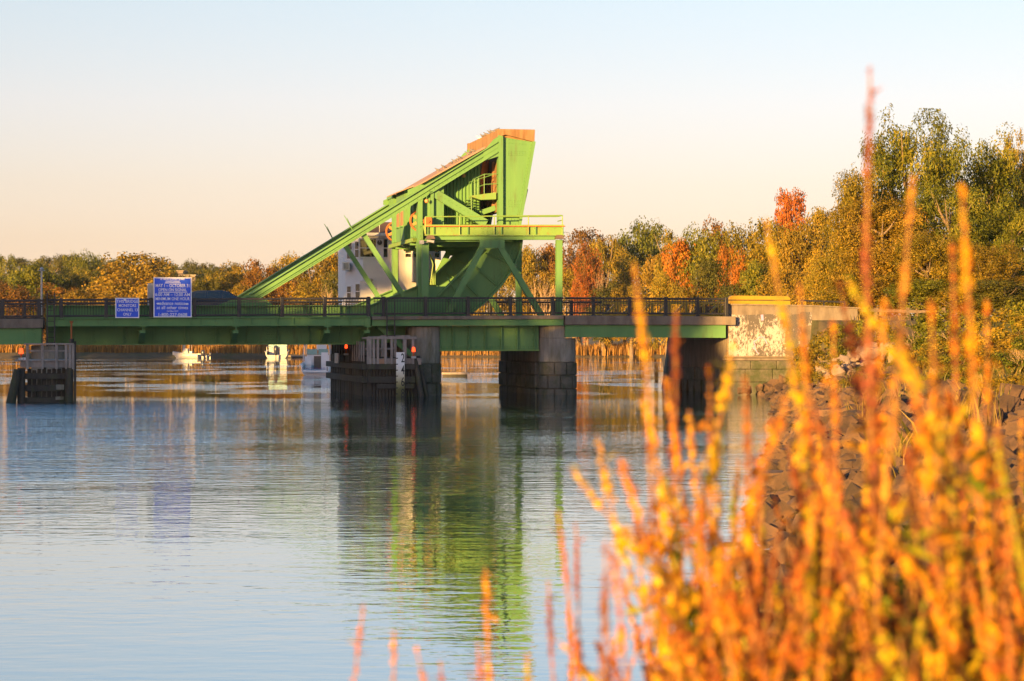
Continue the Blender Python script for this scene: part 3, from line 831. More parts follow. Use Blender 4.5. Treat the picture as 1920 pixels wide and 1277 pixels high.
hr.build('handrail', GREENR, plat)
hr = MB(); d_ = DP + 1.1
hr.path([P_(950, 404.5, d_), P_(1053.5, 404.3, d_), P_(1053.5, 404.3, DP - .12)], .03, 6)
hr.path([P_(1053.5, 413, d_), P_(1053.5, 413, DP - .12)], .03, 6)
hr.build('handrail', GREENR, plat)
for x, y in ((805.5, 445), (1047, 444.5)):
    b = MB(); s_, z_ = S(x, y, DP)
    b.hexa([W(s_ - .26, DP - .5, z_ - .12), W(s_ + .26, DP - .5, z_ - .12), W(s_ + .26, DP - .02, z_ - .12), W(s_ - .26, DP - .02, z_ - .12)],
           [W(s_ - .16, DP - .4, z_ + .11), W(s_ + .16, DP - .4, z_ + .11), W(s_ + .16, DP - .02, z_ + .11), W(s_ - .16, DP - .02, z_ + .11)])
    b.build('floodlight', BROWNM, plat)
for k in range(4):
    b = MB(); b.path([W(S(806 + 2 * k, 470, 8)[0], 8 + .15 * k, S(0, 470 + 3 * k, 8)[1]), W(S(812 + 2 * k, 500, 8)[0], 8 + .15 * k, S(0, 490, 8)[1]), W(S(807 + 3 * k, 530, 8)[0], 8, S(0, 530, 8)[1])], .04, 5)
    b.build('cable', GREENR, plat)
b = MB(); s_, z_ = S(796, 455, DP); b.box(s_ - .35, s_ - .1, DP - .4, DP - .1, z_ - .1, z_ + .12); b.tube(W(s_ + .1, DP - .3, z_ + .1), W(s_ + .5, DP - .5, z_ + .03), .07, .09); b.tube(W(s_ - .2, DP - .2, z_), W(s_ + .2, DP - .2, z_ + .02), .03)
b.build('camera_bracket', STEEL, plat)

# ------------------------------------------------------------------ piers
def rough_block(s0_, s1_, d0, d1, z0_, z1_, rng, j=.03):
    b = MB()
    b.box(s0_ + rng.uniform(0, .02), s1_ - rng.uniform(0, .02), d0 + rng.uniform(-j, j), d1, z0_ + .015, z1_ - .015)
    # push the face's middle out so that the stone reads as quarry faced
    return b

def pier(pxl, pxr, pyt, d0, d1, label, px_step=None, ybot=668, courses=3):
    sl_, sr_ = S(pxl, 700, d0)[0], S(pxr, 700, d0)[0]
    zt_, zb_ = S(pxl, pyt, d0)[1], S(pxl, ybot, d0)[1]
    t = thing('bridge_pier', W((sl_ + sr_) / 2, d0, 0), label, 'bridge pier', 'bridge piers')
    rr = (sr_ - sl_) / 2
    n_ = 10
    ring = [((sl_ + sr_) / 2 - math.cos(math.pi * i / n_) * rr, d0 + .9 - math.sin(math.pi * i / n_) * .9) for i in range(n_ + 1)] + [(sr_, d1), (sl_, d1)]
    b = MB(); b.extr([W(s_, d_, zb_) for s_, d_ in ring], [W(s_, d_, zt_) for s_, d_ in ring])
    b.build('concrete_shaft', PIER, t, bevel=.04)
    if px_step:
        sm = S(px_step, 600, d0)[0]
        b = MB(); z2 = S(px_step, 610, d0)[1]
        r2 = [(s_, d_) for s_, d_ in ring if s_ <= sm] + [(sm, d1)]
        r2 = [(sl_ + .02, d1), (sl_ + .02, d0 + .95)] + [(s_ + .02, d_ + .02) for s_, d_ in ring[1:8] if s_ < sm] + [(sm, d0 + .05), (sm, d1)]
        b.extr([W(s_, d_, zt_ + .002) for s_, d_ in r2], [W(s_, d_, z2) for s_, d_ in r2]); b.build('bearing_shelf', PIER, t, bevel=.03)
    # core and coursed stones
    b = MB(); b.extr([W(s_, d_, -1.2) for s_, d_ in ring], [W(s_, d_, zb_ - .01) for s_, d_ in ring]); b.build('pier_core', STONE, t)
    rng = random.Random(int(pxl))
    ch = (zb_ + .45) / courses
    for c in range(courses):
        z1_ = zb_ - .02 - c * ch; z0_ = z1_ - ch + .05
        off = .5 if c % 2 else 0
        # front stones
        ns = 3
        edges = [sl_ - .05] + [sl_ + (sr_ - sl_) * (k + off + (.0 if off else 1) - (0 if off else 0)) / ns for k in range(ns if off else ns - 1)] + [sr_ + .05]
        for a_, b_ in zip(edges[:-1], edges[1:]):
            bulge = lambda s_: .9 * math.sqrt(max(0, 1 - ((s_ - (sl_ + sr_) / 2) / (rr + .06)) ** 2))
            o_ = rng.uniform(.08, .16); g_ = .02
            mid = (a_ + b_) / 2
            ptsf = [(x_, d0 + .9 - bulge(x_) - o_) for x_ in (a_ + g_, (a_ + mid) / 2, mid, (b_ + mid) / 2, b_ - g_)]
            rg = ptsf + [(b_ - g_, d0 + 1.2), (a_ + g_, d0 + 1.2)]
            m_ = MB(); m_.extr([W(s_, d_, z0_) for s_, d_ in rg], [W(s_, d_, z1_) for s_, d_ in rg]); m_.build('stone', STONE, t, bevel=.05)
        d_ = d0 + 1.25
        while d_ < d1 - .3:                          # side stones
            l_ = rng.uniform(1.1, 1.6)
            for sa, sb in ((sl_ - .12, sl_ + .3), (sr_ - .3, sr_ + .12)):
                q_ = rng.uniform(0, .06)
                m_ = MB(); m_.box(sa - (q_ if sa < sl_ else 0), sb + (q_ if sb > sr_ else 0), d_ + .02, min(d_ + l_ - .02, d1), z0_, z1_); m_.build('stone', STONE, t, bevel=.05)
            d_ += l_
    return t
pier(769, 829.5, 612.5, .15, DW - .3, 'rounded concrete pier behind the white tide gauge and timber fender', ybot=682, courses=2)
pier(1016.5, 1085, 634, .15, DW - .3, 'stepped concrete pier on dark stone courses between open water', px_step=1059.5, ybot=679, courses=3)
pier(58, 122, 648, .6, DW - .3, 'low concrete pier half hidden by the timber fender at far left', ybot=700, courses=2)

# ------------------------------------------------------------------ abutment and painted wing wall
ab = thing('abutment_wall', W(S(1430, 600, .3)[0], .3, 0), 'tall concrete wing wall with flaking white paint over stone courses at the bridge end', 'wall')
q0 = lambda pts, d=.3: sp(pts, d)
b = MB(); b.poly(q0([(1364, 671), (1364, 571.5), (1521, 574), (1608, 578), (1612, 640), (1500, 671)]), .3, 1.1); wl = b.build('wall', CONC, ab, bevel=.03)
b = MB(); b.poly(q0([(1366, 668), (1366, 593), (1372, 590), (1395, 590.5), (1401, 590), (1401.4, 668)]), .285, .302); b.build('white_paint', FLAKE, wl)
b = MB(); b.poly(q0([(1402.2, 668), (1402.2, 590.5), (1440, 589), (1480, 591), (1500, 588), (1502, 585), (1522, 585), (1522, 610), (1503, 612), (1498, 668)]), .285, .302); b.build('white_paint', FLAKE, wl)
b = MB(); b.poly(q0([(1360, 569.5), (1521, 572), (1610, 576.5), (1610, 579), (1521, 574.6), (1360, 572)]), .18, 1.2); b.build('coping', CONC, wl)
b = MB(); b.poly(q0([(1362, 676), (1362, 671.5), (1500, 671.5), (1500, 676)]), .05, 1.1); b.build('plinth', CONC, ab, bevel=.03)
def ribbon(pts_, w_):
    b = MB()
    c_ = [Vector(S(x, y, .3)) for x, y in pts_]
    for a_, e_ in zip(c_[:-1], c_[1:]): b.bar(a_, e_, w_, .276, .284)
    return b
ribbon([(1411, 655), (1416, 648), (1413, 641), (1420, 636), (1423, 632), (1431, 632), (1435, 638), (1438, 645)], .05).build('graffiti_stroke', PURPLE, wl)
ribbon([(1428.5, 590), (1429.5, 601)], .16).build('graffiti_stroke', PURPLE, wl)
ribbon([(1414, 650), (1419, 660), (1423, 664)], .05).build('graffiti_stroke', PURPLE, wl)
rng = random.Random(5)
for c, (ya, yb) in enumerate(((676.5, 692), (692.5, 716), (716.5, 742))):
    x = 1362 - (c == 2) * 4
    while x < 1498:
        w_ = rng.uniform(34, 52)
        (sa, za), (sb, zb) = S(x, ya, .1), S(min(x + w_, 1500) - .8, yb, .1)
        m_ = MB(); m_.box(sa, sb, rng.uniform(-.12, -.02), 1.0, min(za, zb), max(za, zb)); m_.build('stone', STONE, ab, bevel=.04)
        x += w_
# river face of the abutment under the span
sA = S(1363, 640, .3)[0]
b = MB(); b.box(sA + .02, sA + .9, 1.11, DW + .4, S(1363, 690, .3)[1], S(1363, 610, .3)[1]); b.build('river_face', CONC, ab)
for c, (ya, yb) in enumerate(((690.5, 716), (716.5, 745))):
    d_ = 1.15
    while d_ < DW:
        l_ = rng.uniform(1.2, 1.8)
        m_ = MB(); m_.box(sA - rng.uniform(.02, .12), sA + .9, d_ + .02, min(d_ + l_, DW + .4), S(1363, yb, .3)[1], S(1363, ya, .3)[1]); m_.build('stone', STONE, ab, bevel=.04)
        d_ += l_
b = MB(); b.box(sA + 1.2, sA + 60, 1.6, DW + .2, deck_z(sA) - .25, deck_z(sA) + .01); b.build('approach_road', ASPHALT, kind='structure')
b = MB(); b.poly(q0([(1501, 565), (1585, 568), (1585, 564.6), (1501, 561.8)], .6), .6, .72)
hd = thing('parapet_handrail', W(S(1540, 570, .6)[0], .6, 5), 'thin black handrail on top of the concrete wing wall', 'railing')
b.build('rail', BLACK, hd)
for x in (1503, 1544, 1583):
    b = MB(); b.poly(q0([(x, 578), (x, 566), (x + 2.5, 566), (x + 2.5, 578)], .6), .62, .70); b.build('post', BLACK, hd)

# ------------------------------------------------------------------ railings
def railing(tops, posts, d_, label, group, zoff=0.0, singles=True, rails=True):
    """tops: ((px, ytop, ybase), (px, ytop, ybase))"""
    (xa, ta, ba), (xb, tb, bb) = tops
    L2 = lambda v0, v1, x: v0 + (v1 - v0) * (x - xa) / (xb - xa)
    A = lambda x, y: (S(x, y, 0)[0], S(x, y, 0)[1] + zoff)
    t = thing('bridge_railing', W(A(xa, ba)[0], d_, A(xa, ba)[1]), label, 'railing', group)
    pt = lambda f: (A(xa, ba - (ba - ta) * f), A(xb, bb - (bb - tb) * f))
    b = MB(); b.bar(*pt(.945), .12, d_ - .06, d_ + .06); b.build('top_rail', BLACK, t, bevel=.02)
    b = MB(); b.bar(*pt(.14), .11, d_ - .05, d_ + .05); b.build('bottom_rail', BLACK, t, bevel=.02)
    b = MB(); b.bar(*pt(.80), .05, d_ - .03, d_ + .03); b.build('mid_rail', BLACK, t)
    for x in posts:
        s_, zb_ = A(x, L2(ba, bb, x)); _, zt_ = A(x, L2(ta, tb, x))
        b = MB(); b.box(s_ - .10, s_ + .10, d_ - .1, d_ + .1, zb_ - .02, zt_ + .04)
        b.box(s_ - .15, s_ + .15, d_ - .15, d_ + .15, zb_ - .03, zb_ + .05)
        b.build('post', BLACK, t, bevel=.015)
    n_ = int((xb - xa) / 5.3)
    proto = None; mb_ = MB()
    for i in range(n_):
        x = xa + (i + .5) * (xb - xa) / n_
        if any(abs(x - q_) < 4 for q_ in posts): continue
        s_, zb_ = A(x, L2(ba, bb, x)); _, zt_ = A(x, L2(ta, tb, x))
        h_ = zt_ - zb_
        if singles:
            if proto is None:
                b = MB(); b.box(s_ - .014, s_ + .014, d_ - .014, d_ + .014, zb_ + h_ * .16, zb_ + h_ * .92)
                proto = b.build('baluster', BLACK, t); ps, pz = s_, zb_
            else:
                c = proto.copy(); COL.objects.link(c); c.parent = t
                c.location = U * (s_ - ps) + Vector((0, 0, zb_ - pz))
        else:
            mb_.box(s_ - .014, s_ + .014, d_ - .014, d_ + .014, zb_ + h_ * .16, zb_ + h_ * .92)
    if not singles: mb_.build('balusters', BLACK, t, kind='stuff')
    return t
GRP = 'black railing sections along the near side of the bridge'
railing(((-60, 563, 599), (82, 561.5, 598)), (-32, 5, 73), 0, 'black railing on the concrete edge left of the lifting span', GRP)
railing(((87, 560.5, 598), (695, 557.5, 594.5)), (115, 199, 283, 365, 448, 529, 609, 691), 0, 'long black railing along the lifting span in front of the blue signs', GRP)
railing(((700, 557.3, 593.3), (1056, 557.3, 591.5)), (719, 798, 877.5, 957, 1036), 0, 'black railing on the rust streaked kerb below the platform', GRP)
railing(((1059, 557.3, 591.5), (1365, 559, 593.5)), (1112.5, 1180, 1248, 1308, 1362), 0, 'black railing ending at the painted wall and yellow barrier', GRP)
GRF = 'black railing sections along the far side of the bridge'
railing(((-60, 561, 598), (82, 561, 598)), (-10, 40), DW, 'far side black railing left of the lifting span', GRF, singles=False)
railing(((87, 560.5, 598), (695, 557.5, 594.5)), (130, 215, 300, 385, 470, 550, 630), DW, 'far side black railing glimpsed above the green girder', GRF, singles=False)
railing(((700, 557.3, 593.3), (1365, 559, 593.5)), (740, 880, 1000, 1060, 1130, 1165, 1240, 1310), DW, 'far side black railing between trees and the yellow barrier', GRF, singles=False)

# ------------------------------------------------------------------ signs
def sign(x0, x1, y0, y1, label, lines, group=None):
    (sa, za), (sb, zb) = S(x0, y0, -.3), S(x1, y1, -.3)
    t = thing('blue_sign', W((sa + sb) / 2, -.3, zb), label, 'sign')
    b = MB(); b.box(sa, sb, -.30, -.27, zb, za); b.build('border', SIGNW, t)
    m_ = .055
    b = MB(); b.box(sa + m_, sb - m_, -.308, -.302, zb + m_, za - m_); f_ = b.build('panel', BLUE, t)
    b = MB()
    for k in (.3, .7): b.box(sa + (sb - sa) * k - .03, sa + (sb - sa) * k + .03, -.26, -.16, zb + .1, za - .1)
    b.build('bracket', SIGNBACK, t)
    for ln in lines:
        if ln[0] == '_':
            _, xa, xb, y, h_ = ln
            (s1, z1), (s2, z2) = S(xa, y, -.3), S(xb, y, -.3)
            b = MB(); b.bar((s1, z1), (s2, z2), h_, -.315, -.309); b.build('underline', SIGNW, t)
        elif ln[0] == 'o':
            _, x, y, rx, ry = ln
            s_, z_ = S(x, y, -.3)
            b = MB(); b.poly([(s_ + math.cos(a * .6283) * rx * (1 + .12 * math.sin(3 * a)), z_ + math.sin(a * .6283) * ry) for a in range(10)], -.316, -.309); b.build('patch', SIGNW, t)
        else:
            body, xc, y, wpx, hpx = ln
            s_, z_ = S(xc, y, -.3)
            text(body, s_, -.312, z_, hpx / 32 * 1.38, wpx / 32 * .995, SIGNW, t)
    return t
# pixel positions from a 10.64x enlargement of the sign area
zx = lambda x: 200 + x / 10.644
zy = lambda y: 500 + y / 10.644
def tl_(b_, xa, xb, ya, yb): return (b_, zx((xa + xb) / 2), zy((ya + yb) / 2), (xb - xa) / 10.644, (yb - ya) / 10.644)
sign(zx(935), zx(1697), zy(212), zy(1012), 'large blue notice board with white opening hours on the near railing', [
    tl_('BY ORDER OF COAST GUARD', 1085, 1545, 234, 268), tl_('GRANITE AVENUE', 1180, 1450, 280, 314), ('_', zx(1160), zx(1478), zy(325), .03),
    tl_('MAY 1 – OCTOBER 31', 995, 1642, 350, 414), tl_('OPEN ON SIGNAL', 1042, 1588, 438, 494), ('_', zx(1030), zx(1606), zy(510), .035),
    tl_('6:00 AM – 12:00 AM', 985, 1650, 530, 592), tl_('MINIMUM ONE HOUR', 988, 1642, 615, 675), tl_('advance notice', 1065, 1562, 700, 768),
    tl_('at all other times', 1012, 1612, 788, 852), tl_('Call Mass DOT', 1203, 1428, 876, 902), tl_('1-800-227-0608', 1040, 1588, 930, 990),
    ('o', zx(1027), zy(738), .09, .055), ('o', zx(1602), zy(745), .09, .055)])
sign(zx(173), zx(650), zy(622), zy(1026), 'small square blue sign about channel monitoring on the near railing', [
    tl_('THIS BRIDGE', 206, 620, 665, 725), tl_('MONITORS', 248, 578, 752, 808), tl_('CHANNEL 13', 218, 612, 838, 894), tl_('ONLY', 334, 490, 924, 980),
    ('o', zx(362), zy(664), .075, .05)])
b = MB(); (sa, za), (sb, zb) = S(277, 531, 3.2), S(287.5, 592, 3.2)
b.box(sa, sb, 3.2, 3.6, zb - .6, za)
cab = thing('metal_cabinet', W(sa, 3.2, zb - .6), 'tall grey metal cabinet standing half behind the large blue sign', 'cabinet')
b.build('body', SIGNBACK, cab, bevel=.02)
b = MB(); b.box(sa + .12, sa + .16, 3.17, 3.2, zb - .4, za - .1); b.build('seam', STEEL, cab)

# ------------------------------------------------------------------ ladders, lamp post, masts
def ladder(x0, x1, yt, yb, d_, label):
    (sa, zt_), (sb, zb_) = S(x0, yt, d_), S(x1, yb, d_)
    t = thing('steel_ladder', W((sa + sb) / 2, d_, zb_), label, 'ladder')
    for s_ in (sa, sb):
        b = MB(); b.box(s_ - .035, s_ + .035, d_ - .04, d_ + .04, zb_, zt_); b.build('rail', BLACK, t)
    z_ = zb_ + .2; p_ = None
    while z_ < zt_ - .9:
        b = MB(); b.box(sa + .036, sb - .036, d_ - .02, d_ + .02, z_, z_ + .04); b.build('rung', BLACK, t)
        z_ += .3
ladder(88.5, 102.5, 549, 650, -.35, 'black ladder beside the blue signs reaching down to the left timber fender')
ladder(725.5, 740, 558, 636, -.35, 'black ladder on the kerb going down behind the wooden cage railing')
lp = thing('lamp_post', W(S(78, 590, DW + 2)[0], DW + 2, 3), 'slim grey lamp post rising behind the left railing', 'lamp post')
s_, zt_ = S(78, 508, DW + 2); zb_ = S(78, 592, DW + 2)[1]
b = MB(); b.tube(W(s_, DW + 2, zb_ - 3), W(s_, DW + 2, zt_), .09, .055, 10); b.build('pole', STEEL, lp)
b = MB(); b.ell(W(s_, DW + 2, zt_ + .12), .11, .11, .13, 8, 6); b.tube(W(s_ - .22, DW + 2, zt_ + .02), W(s_ + .22, DW + 2, zt_ + .02), .03); b.build('lamp_head', STEEL, lp)
mp_ = thing('navigation_post', W(S(134, 640, -1)[0], -1, 2), 'rusty signal post with black and red foot beside the left ladder', 'post')
s_, zt_ = S(134, 606, -1); zb_ = S(134, 636, -1)[1]
b = MB(); b.tube(W(s_, -1, zb_), W(s_, -1, zt_), .05, .05); b.build('pipe', RUST, mp_)
b = MB(); b.tube(W(s_, -1, zt_ - .02), W(s_, -1, zt_ + .12), .07, .12); b.build('cap', RUST, mp_)
b = MB(); b.tube(W(s_, -1, zb_ - .2), W(s_, -1, zb_ + .02), .13, .13); b.build('foot', BLACK, mp_)
b = MB(); b.tube(W(s_, -1, zb_ - 4.4), W(s_, -1, zb_ - .205), .11, .11); b.build('pile', DARKWOOD, mp_)

# ------------------------------------------------------------------ operator's house
DH = 15.0
qh = lambda x, y: S(x, y, DH)
op = thing('operator_house', W(qh(735, 585)[0], DH, qh(735, 588)[1]), 'white clapboard bridge operator house with brown hip roof behind the trusses', 'house')
z0h, z1h = qh(735, 592)[1], qh(735, 443)[1]
xL, xR = qh(681, 500)[0], qh(826, 500)[0]
fp = [(xL - .95, DH + 1.6), (xL, DH), (xR, DH), (xR, DH + 5.2), (xL - .95, DH + 5.2)]
b = MB(); b.extr([W(s_, d_, z0h) for s_, d_ in fp], [W(s_, d_, z1h) for s_, d_ in fp]); wl_ = b.build('wall', WHITE, op)
b = MB(); n_ = int((z1h - z0h) / .11)               # lapped boards
for i in range(n_):
    za_ = z0h + i * .11
    r0 = [(s_ + (o_[0]) * .035, d_ + o_[1] * .035) for (s_, d_), o_ in zip(fp, ((-1, -.5), (-.5, -1), (1, -1), (1, 1), (-1, 1)))]
    r1 = [(s_ + (o_[0]) * .012, d_ + o_[1] * .012) for (s_, d_), o_ in zip(fp, ((-1, -.5), (-.5, -1), (1, -1), (1, 1), (-1, 1)))]
    A_ = [W(s_, d_, za_ + .005) for s_, d_ in r0]; B_ = [W(s_, d_, za_ + .11) for s_, d_ in r1]
    k_ = len(A_)
    b.add(A_ + B_, [(j, (j + 1) % k_, k_ + (j + 1) % k_, k_ + j) for j in range(k_)])
    b.add(A_ + [W(s_, d_, za_ + .005) for s_, d_ in fp], [(j, (j + 1) % k_, k_ + (j + 1) % k_, k_ + j) for j in range(k_)])
b.build('siding', WHITE, wl_, kind='stuff')
e_ = .35
ev = [(xL - 1.15, DH + 1.4), (xL - .15, DH - e_), (xR + e_, DH - e_), (xR + e_, DH + 5.5), (xL - 1.15, DH + 5.5)]
b = MB(); b.extr([W(s_, d_, z1h) for s_, d_ in ev], [W(s_, d_, z1h + .2) for s_, d_ in ev]); b.build('eaves', WHITE, op)
zr = qh(735, 413)[1]
b = MB(); ap = [((xL + xR) / 2 - 1.2, DH + 2.4), ((xL + xR) / 2 - 1.0, DH + 2.3), ((xL + xR) / 2 + 1, DH + 2.3), ((xL + xR) / 2 + 1, DH + 2.8), ((xL + xR) / 2 - 1.2, DH + 2.8)]
b.extr([W(s_, d_, z1h + .21) for s_, d_ in ev], [W(s_, d_, zr) for s_, d_ in ap]); b.build('roof', ROOFB, op)
def winbox(x0, x1, y0, y1, par, curtain=False, mull=1, d_=DH):
    (sa, za), (sb, zb) = S(x0, y0, d_), S(x1, y1, d_)
    b = MB(); b.box(sa - .09, sb + .09, d_ - .07, d_ + .02, zb - .09, za + .09); w_ = b.build('window', WHITE, par)
    zm = (za + zb) / 2
    for a_, c_ in ((zb, zm - .03), (zm + .03, za)):
        b = MB(); b.box(sa, sb, d_ - .085, d_ - .073, a_, c_); b.build('pane', GLASS, w_)
    return w_
winbox(675, 704.5, 448.5, 481.5, wl_)
winbox(719, 726, 448.5, 482, wl_)
winbox(760, 771, 468, 482, wl_)
winbox(815, 823, 466, 482, wl_)
def sidewin(t0, t1, y0, y1, par):                    # windows on the slanting side face
    A_, B_ = Vector((xL, DH)), Vector((xL - .95, DH + 1.6))
    n_ = Vector((-(1.6), -.95)).normalized()
    za, zb = qh(660, y0)[1], qh(660, y1)[1]
    def quad(ta, tb, z_0, z_1, o0, o1):
        p0, p1 = A_.lerp(B_, ta), A_.lerp(B_, tb)
        c = [p0 + n_ * o0, p1 + n_ * o0, p1 + n_ * o1, p0 + n_ * o1]
        return [W(c_.x, c_.y, z_0) for c_ in c], [W(c_.x, c_.y, z_1) for c_ in c]
    b = MB(); b.hexa(*quad(t0, t1, zb, za, .0, .07)); w_ = b.build('window', WHITE, par)
    zm = (za + zb) / 2
    for a_, c_ in ((zb + .08, zm - .03), (zm + .03, za - .08)):
        b = MB(); b.hexa(*quad(t0 + .05, t1 - .05, a_, c_, .073, .085)); b.build('pane', GLASS, w_)
sidewin(.1, .45, 450, 484, wl_); sidewin(.55, .9, 450, 486, wl_); sidewin(.1, .42, 530, 562, wl_); sidewin(.6, .9, 534, 562, wl_)
(sa, za), (sb, zb) = qh(678, 530), qh(702, 589)
b = MB(); b.box(sa - .12, sb + .12, DH - .06, DH, zb, za + .12); fr_ = b.build('door_frame', WHITE, op)
b = MB(); b.box(sa, sb, DH - .09, DH - .065, zb, za); dr = b.build('door', WHITE, op)
b = MB(); b.ell(W(sb - .12, DH - .13, (za + zb) / 2), .04, .04, .04, 6, 4); b.build('handle', STEEL, dr)
b = MB(); s_, z_ = qh(691, 525); b.ell(W(s_, DH - .2, z_), .28, .2, .12, 8, 5); b.build('porch_lamp', STEEL, op)
b = MB(); s_, z_ = qh(711, 455); c_ = W(s_, DH - .12, z_)
b.tube(c_, c_ - V * .12, .16, .16, 12); b.build('horn_speaker', BLACK, op)
b = MB(); s_, z_ = qh(658, 457); c_ = W(s_, DH + .6, z_); b.tube(c_, c_ - V * .3 - U * .1, .06, .15, 10); b.build('horn_speaker', BLACK, op)
b = MB(); s_, z_ = qh(652, 498); b.box(s_ - .28, s_ + .2, DH + .5, DH + 1.3, z_ - .27, z_ + .25); ac = b.build('air_conditioner', WHITE, op)
b = MB(); b.box(s_ - .2, s_ + .1, DH + .47, DH + .498, z_ - .2, z_ + .18); b.build('grille', SIGNBACK, ac)
# bay on the house
(sa, za), (sb, zb) = S(775, 462, DH - 1), S(797, 528, DH - 1)
b = MB(); b.box(sa, sb, DH - 1, DH - .04, zb, za); bay = b.build('bay', WHITE, op)
b = MB()
for i in range(int((za - zb) / .11)): b.box(sa - .015, sb + .015, DH - 1.02, DH - .05, zb + i * .11, zb + i * .11 + .05)
b.build('siding', WHITE, bay, kind='stuff')
winbox(776.5, 786, 466, 482, bay, d_=DH - 1.03)
b = MB(); s_, z_ = qh(710, 443); b.tube(W(s_, DH - .4, z_ - .4), W(s_, DH - .4, z_ + 1.3), .025); b.tube(W(s_ - .6, DH - .4, z_ - .15), W(s_ + .4, DH - .4, z_ - .15), .03); b.build('antenna', STEEL, op)
b = MB(); s_, z_ = qh(668, 446); b.tube(W(s_ - .1, DH - .1, z_), W(s_ - .2, DH - .5, z_ - .1), .1, .12); b.build('camera', SIGNBACK, op)
# concrete base carrying the house off the far deck
b = MB(); b.extr([W(s_, d_, -1.5) for s_, d_ in fp], [W(s_, d_, z0h - .003) for s_, d_ in fp]); b.build('base', PIER, op)

# ------------------------------------------------------------------ timber fenders
def timber(t, name, mat, s0_, s1_, d0, d1, z0_, z1_, bev=.015):
    b = MB(); b.box(s0_, s1_, d0, d1, z0_, z1_); return b.build(name, mat, t, bevel=bev)

DC = -2.2
fc = thing('timber_fender', W(S(735, 740, DC)[0], DC, 0), 'dark timber fender with grey plank cage around the centre pier', 'fender', 'timber fenders guarding the channel')
zc = lambda y: S(735, y, DC)[1]
sc = lambda x: S(x, 700, DC)[0]
sF0, sF1 = sc(689), sc(783)
rng = random.Random(3)
DEND = 15.0
# sheeting piles: front then channel side
n_ = 14
for i in range(n_):
    a_ = sF0 + .3 + (sF1 - sF0 - .3) * i / n_; w_ = (sF1 - sF0 - .3) / n_
    timber(fc, 'pile', DARKWOOD, a_ + .012, a_ + w_ - .012, DC + .2 + rng.uniform(-.03, .03), DC + .5, -1.2, zc(670 - rng.uniform(0, 1.5)))
n_ = 46
for i in range(n_):
    d_ = DC + .2 + (DEND - DC) * i / n_; w_ = (DEND - DC) / n_
    timber(fc, 'pile', DARKWOOD, sF0 + rng.uniform(-.03, .03), sF0 + .28, d_ + .01, d_ + w_ - .01, -1.2, zc(668 + rng.uniform(-1.5, 1.5)), 0)
for d_ in np.linspace(4, DEND - .3, 9):               # tall piles standing behind
    timber(fc, 'tall_pile', DARKWOOD, sF0 + .02, sF0 + .32, d_, d_ + .3, zc(668), zc(600), 0)
for d_ in np.linspace(DC + .8, 3.5, 6):
    b = MB(); b.tube(W(sF0 - .1, d_, zc(678)), W(sF0 - .1, d_, zc(640)), .05, n=6); b.build('pole', TIMBER, fc)
# wales
for ya, yb, mat in ((682, 693, DARKWOOD), (706, 718, DARKWOOD)):
    timber(fc, 'wale', mat, sF0 - .32, sF0 - .04, DC - .1, DEND, zc(yb), zc(ya))
    timber(fc, 'wale', mat, sF0 - .03, sc(742), DC - .12, DC + .16, zc(yb), zc(ya))
    timber(fc, 'wale', mat, sc(757.5), sc(778), DC - .12, DC + .16, zc(yb), zc(ya))
timber(fc, 'wale', DARKWOOD, sc(706), sc(742), DC - .1, DC + .16, zc(729), zc(719.5))
timber(fc, 'wale', DARKWOOD, sc(757.5), sc(776), DC - .1, DC + .16, zc(729), zc(719.5))
timber(fc, 'deck_beam', TIMBER, sc(694), sc(790), DC - .02, DC + .3, zc(684), zc(672))
timber(fc, 'deck_plank', BRICKRED, sc(709), sc(723), DC - .06, DC - .025, zc(684.5), zc(673))
timber(fc, 'deck_beam', TIMBER, sF0 + .3, sc(790), DC + .32, DC + 2.2, zc(674), zc(671.5))
# cage railing of grey planks
for x in (689.5, 694, 700.5, 708, 722.5, 734, 759.5, 774):
    timber(fc, 'cage_post', TIMBER, sc(x) - .07, sc(x) + .07, DC - .12, DC - .03, zc(683), zc(634.5))
for x in (727, 751, 768):
    timber(fc, 'cage_post', TIMBER, sc(x) - .08, sc(x) + .08, DC + 2.0, DC + 2.1, zc(672), zc(631))
timber(fc, 'cage_rail', TIMBER, sc(690), sc(779.5), DC - .16, DC - .125, zc(636), zc(632))
timber(fc, 'cage_rail', TIMBER, sc(690), sc(779.5), DC - .16, DC + .1, zc(632), zc(630.8))
timber(fc, 'cage_rail', TIMBER, sc(690), sc(752), DC + 1.95, DC + 1.998, zc(656), zc(652.5))
timber(fc, 'cage_rail', TIMBER, sc(722), sc(779), DC + 1.95, DC + 1.998, zc(633), zc(628.5))
timber(fc, 'cage_rail', TIMBER, sc(690) - .05, sc(690) + .1, DC - .02, DC + 2.1, zc(636), zc(632))
timber(fc, 'cage_rail', TIMBER, sc(778) - .05, sc(778) + .1, DC - .02, DC + 2.1, zc(636), zc(632))
b = MB(); b.tube(W(sc(793), DC - .4, -1), W(sc(779), DC + .1, zc(672)), .17, .14, 10); b.build('raking_pile', DARKWOOD, fc)
b = MB(); b.tube(W(sc(806), DC - .1, -1), W(sc(786), DC + .5, zc(668)), .17, .14, 10); b.build('raking_pile', DARKWOOD, fc)
b = MB(); (sa, za), (sb, zb) = S(626.5, 662, 9), S(632.5, 681, 9); b.box(sF0 - .40, sF0 - .35, 8.2, 9.8, zb, za); b.build('white_board', SIGNW, fc)

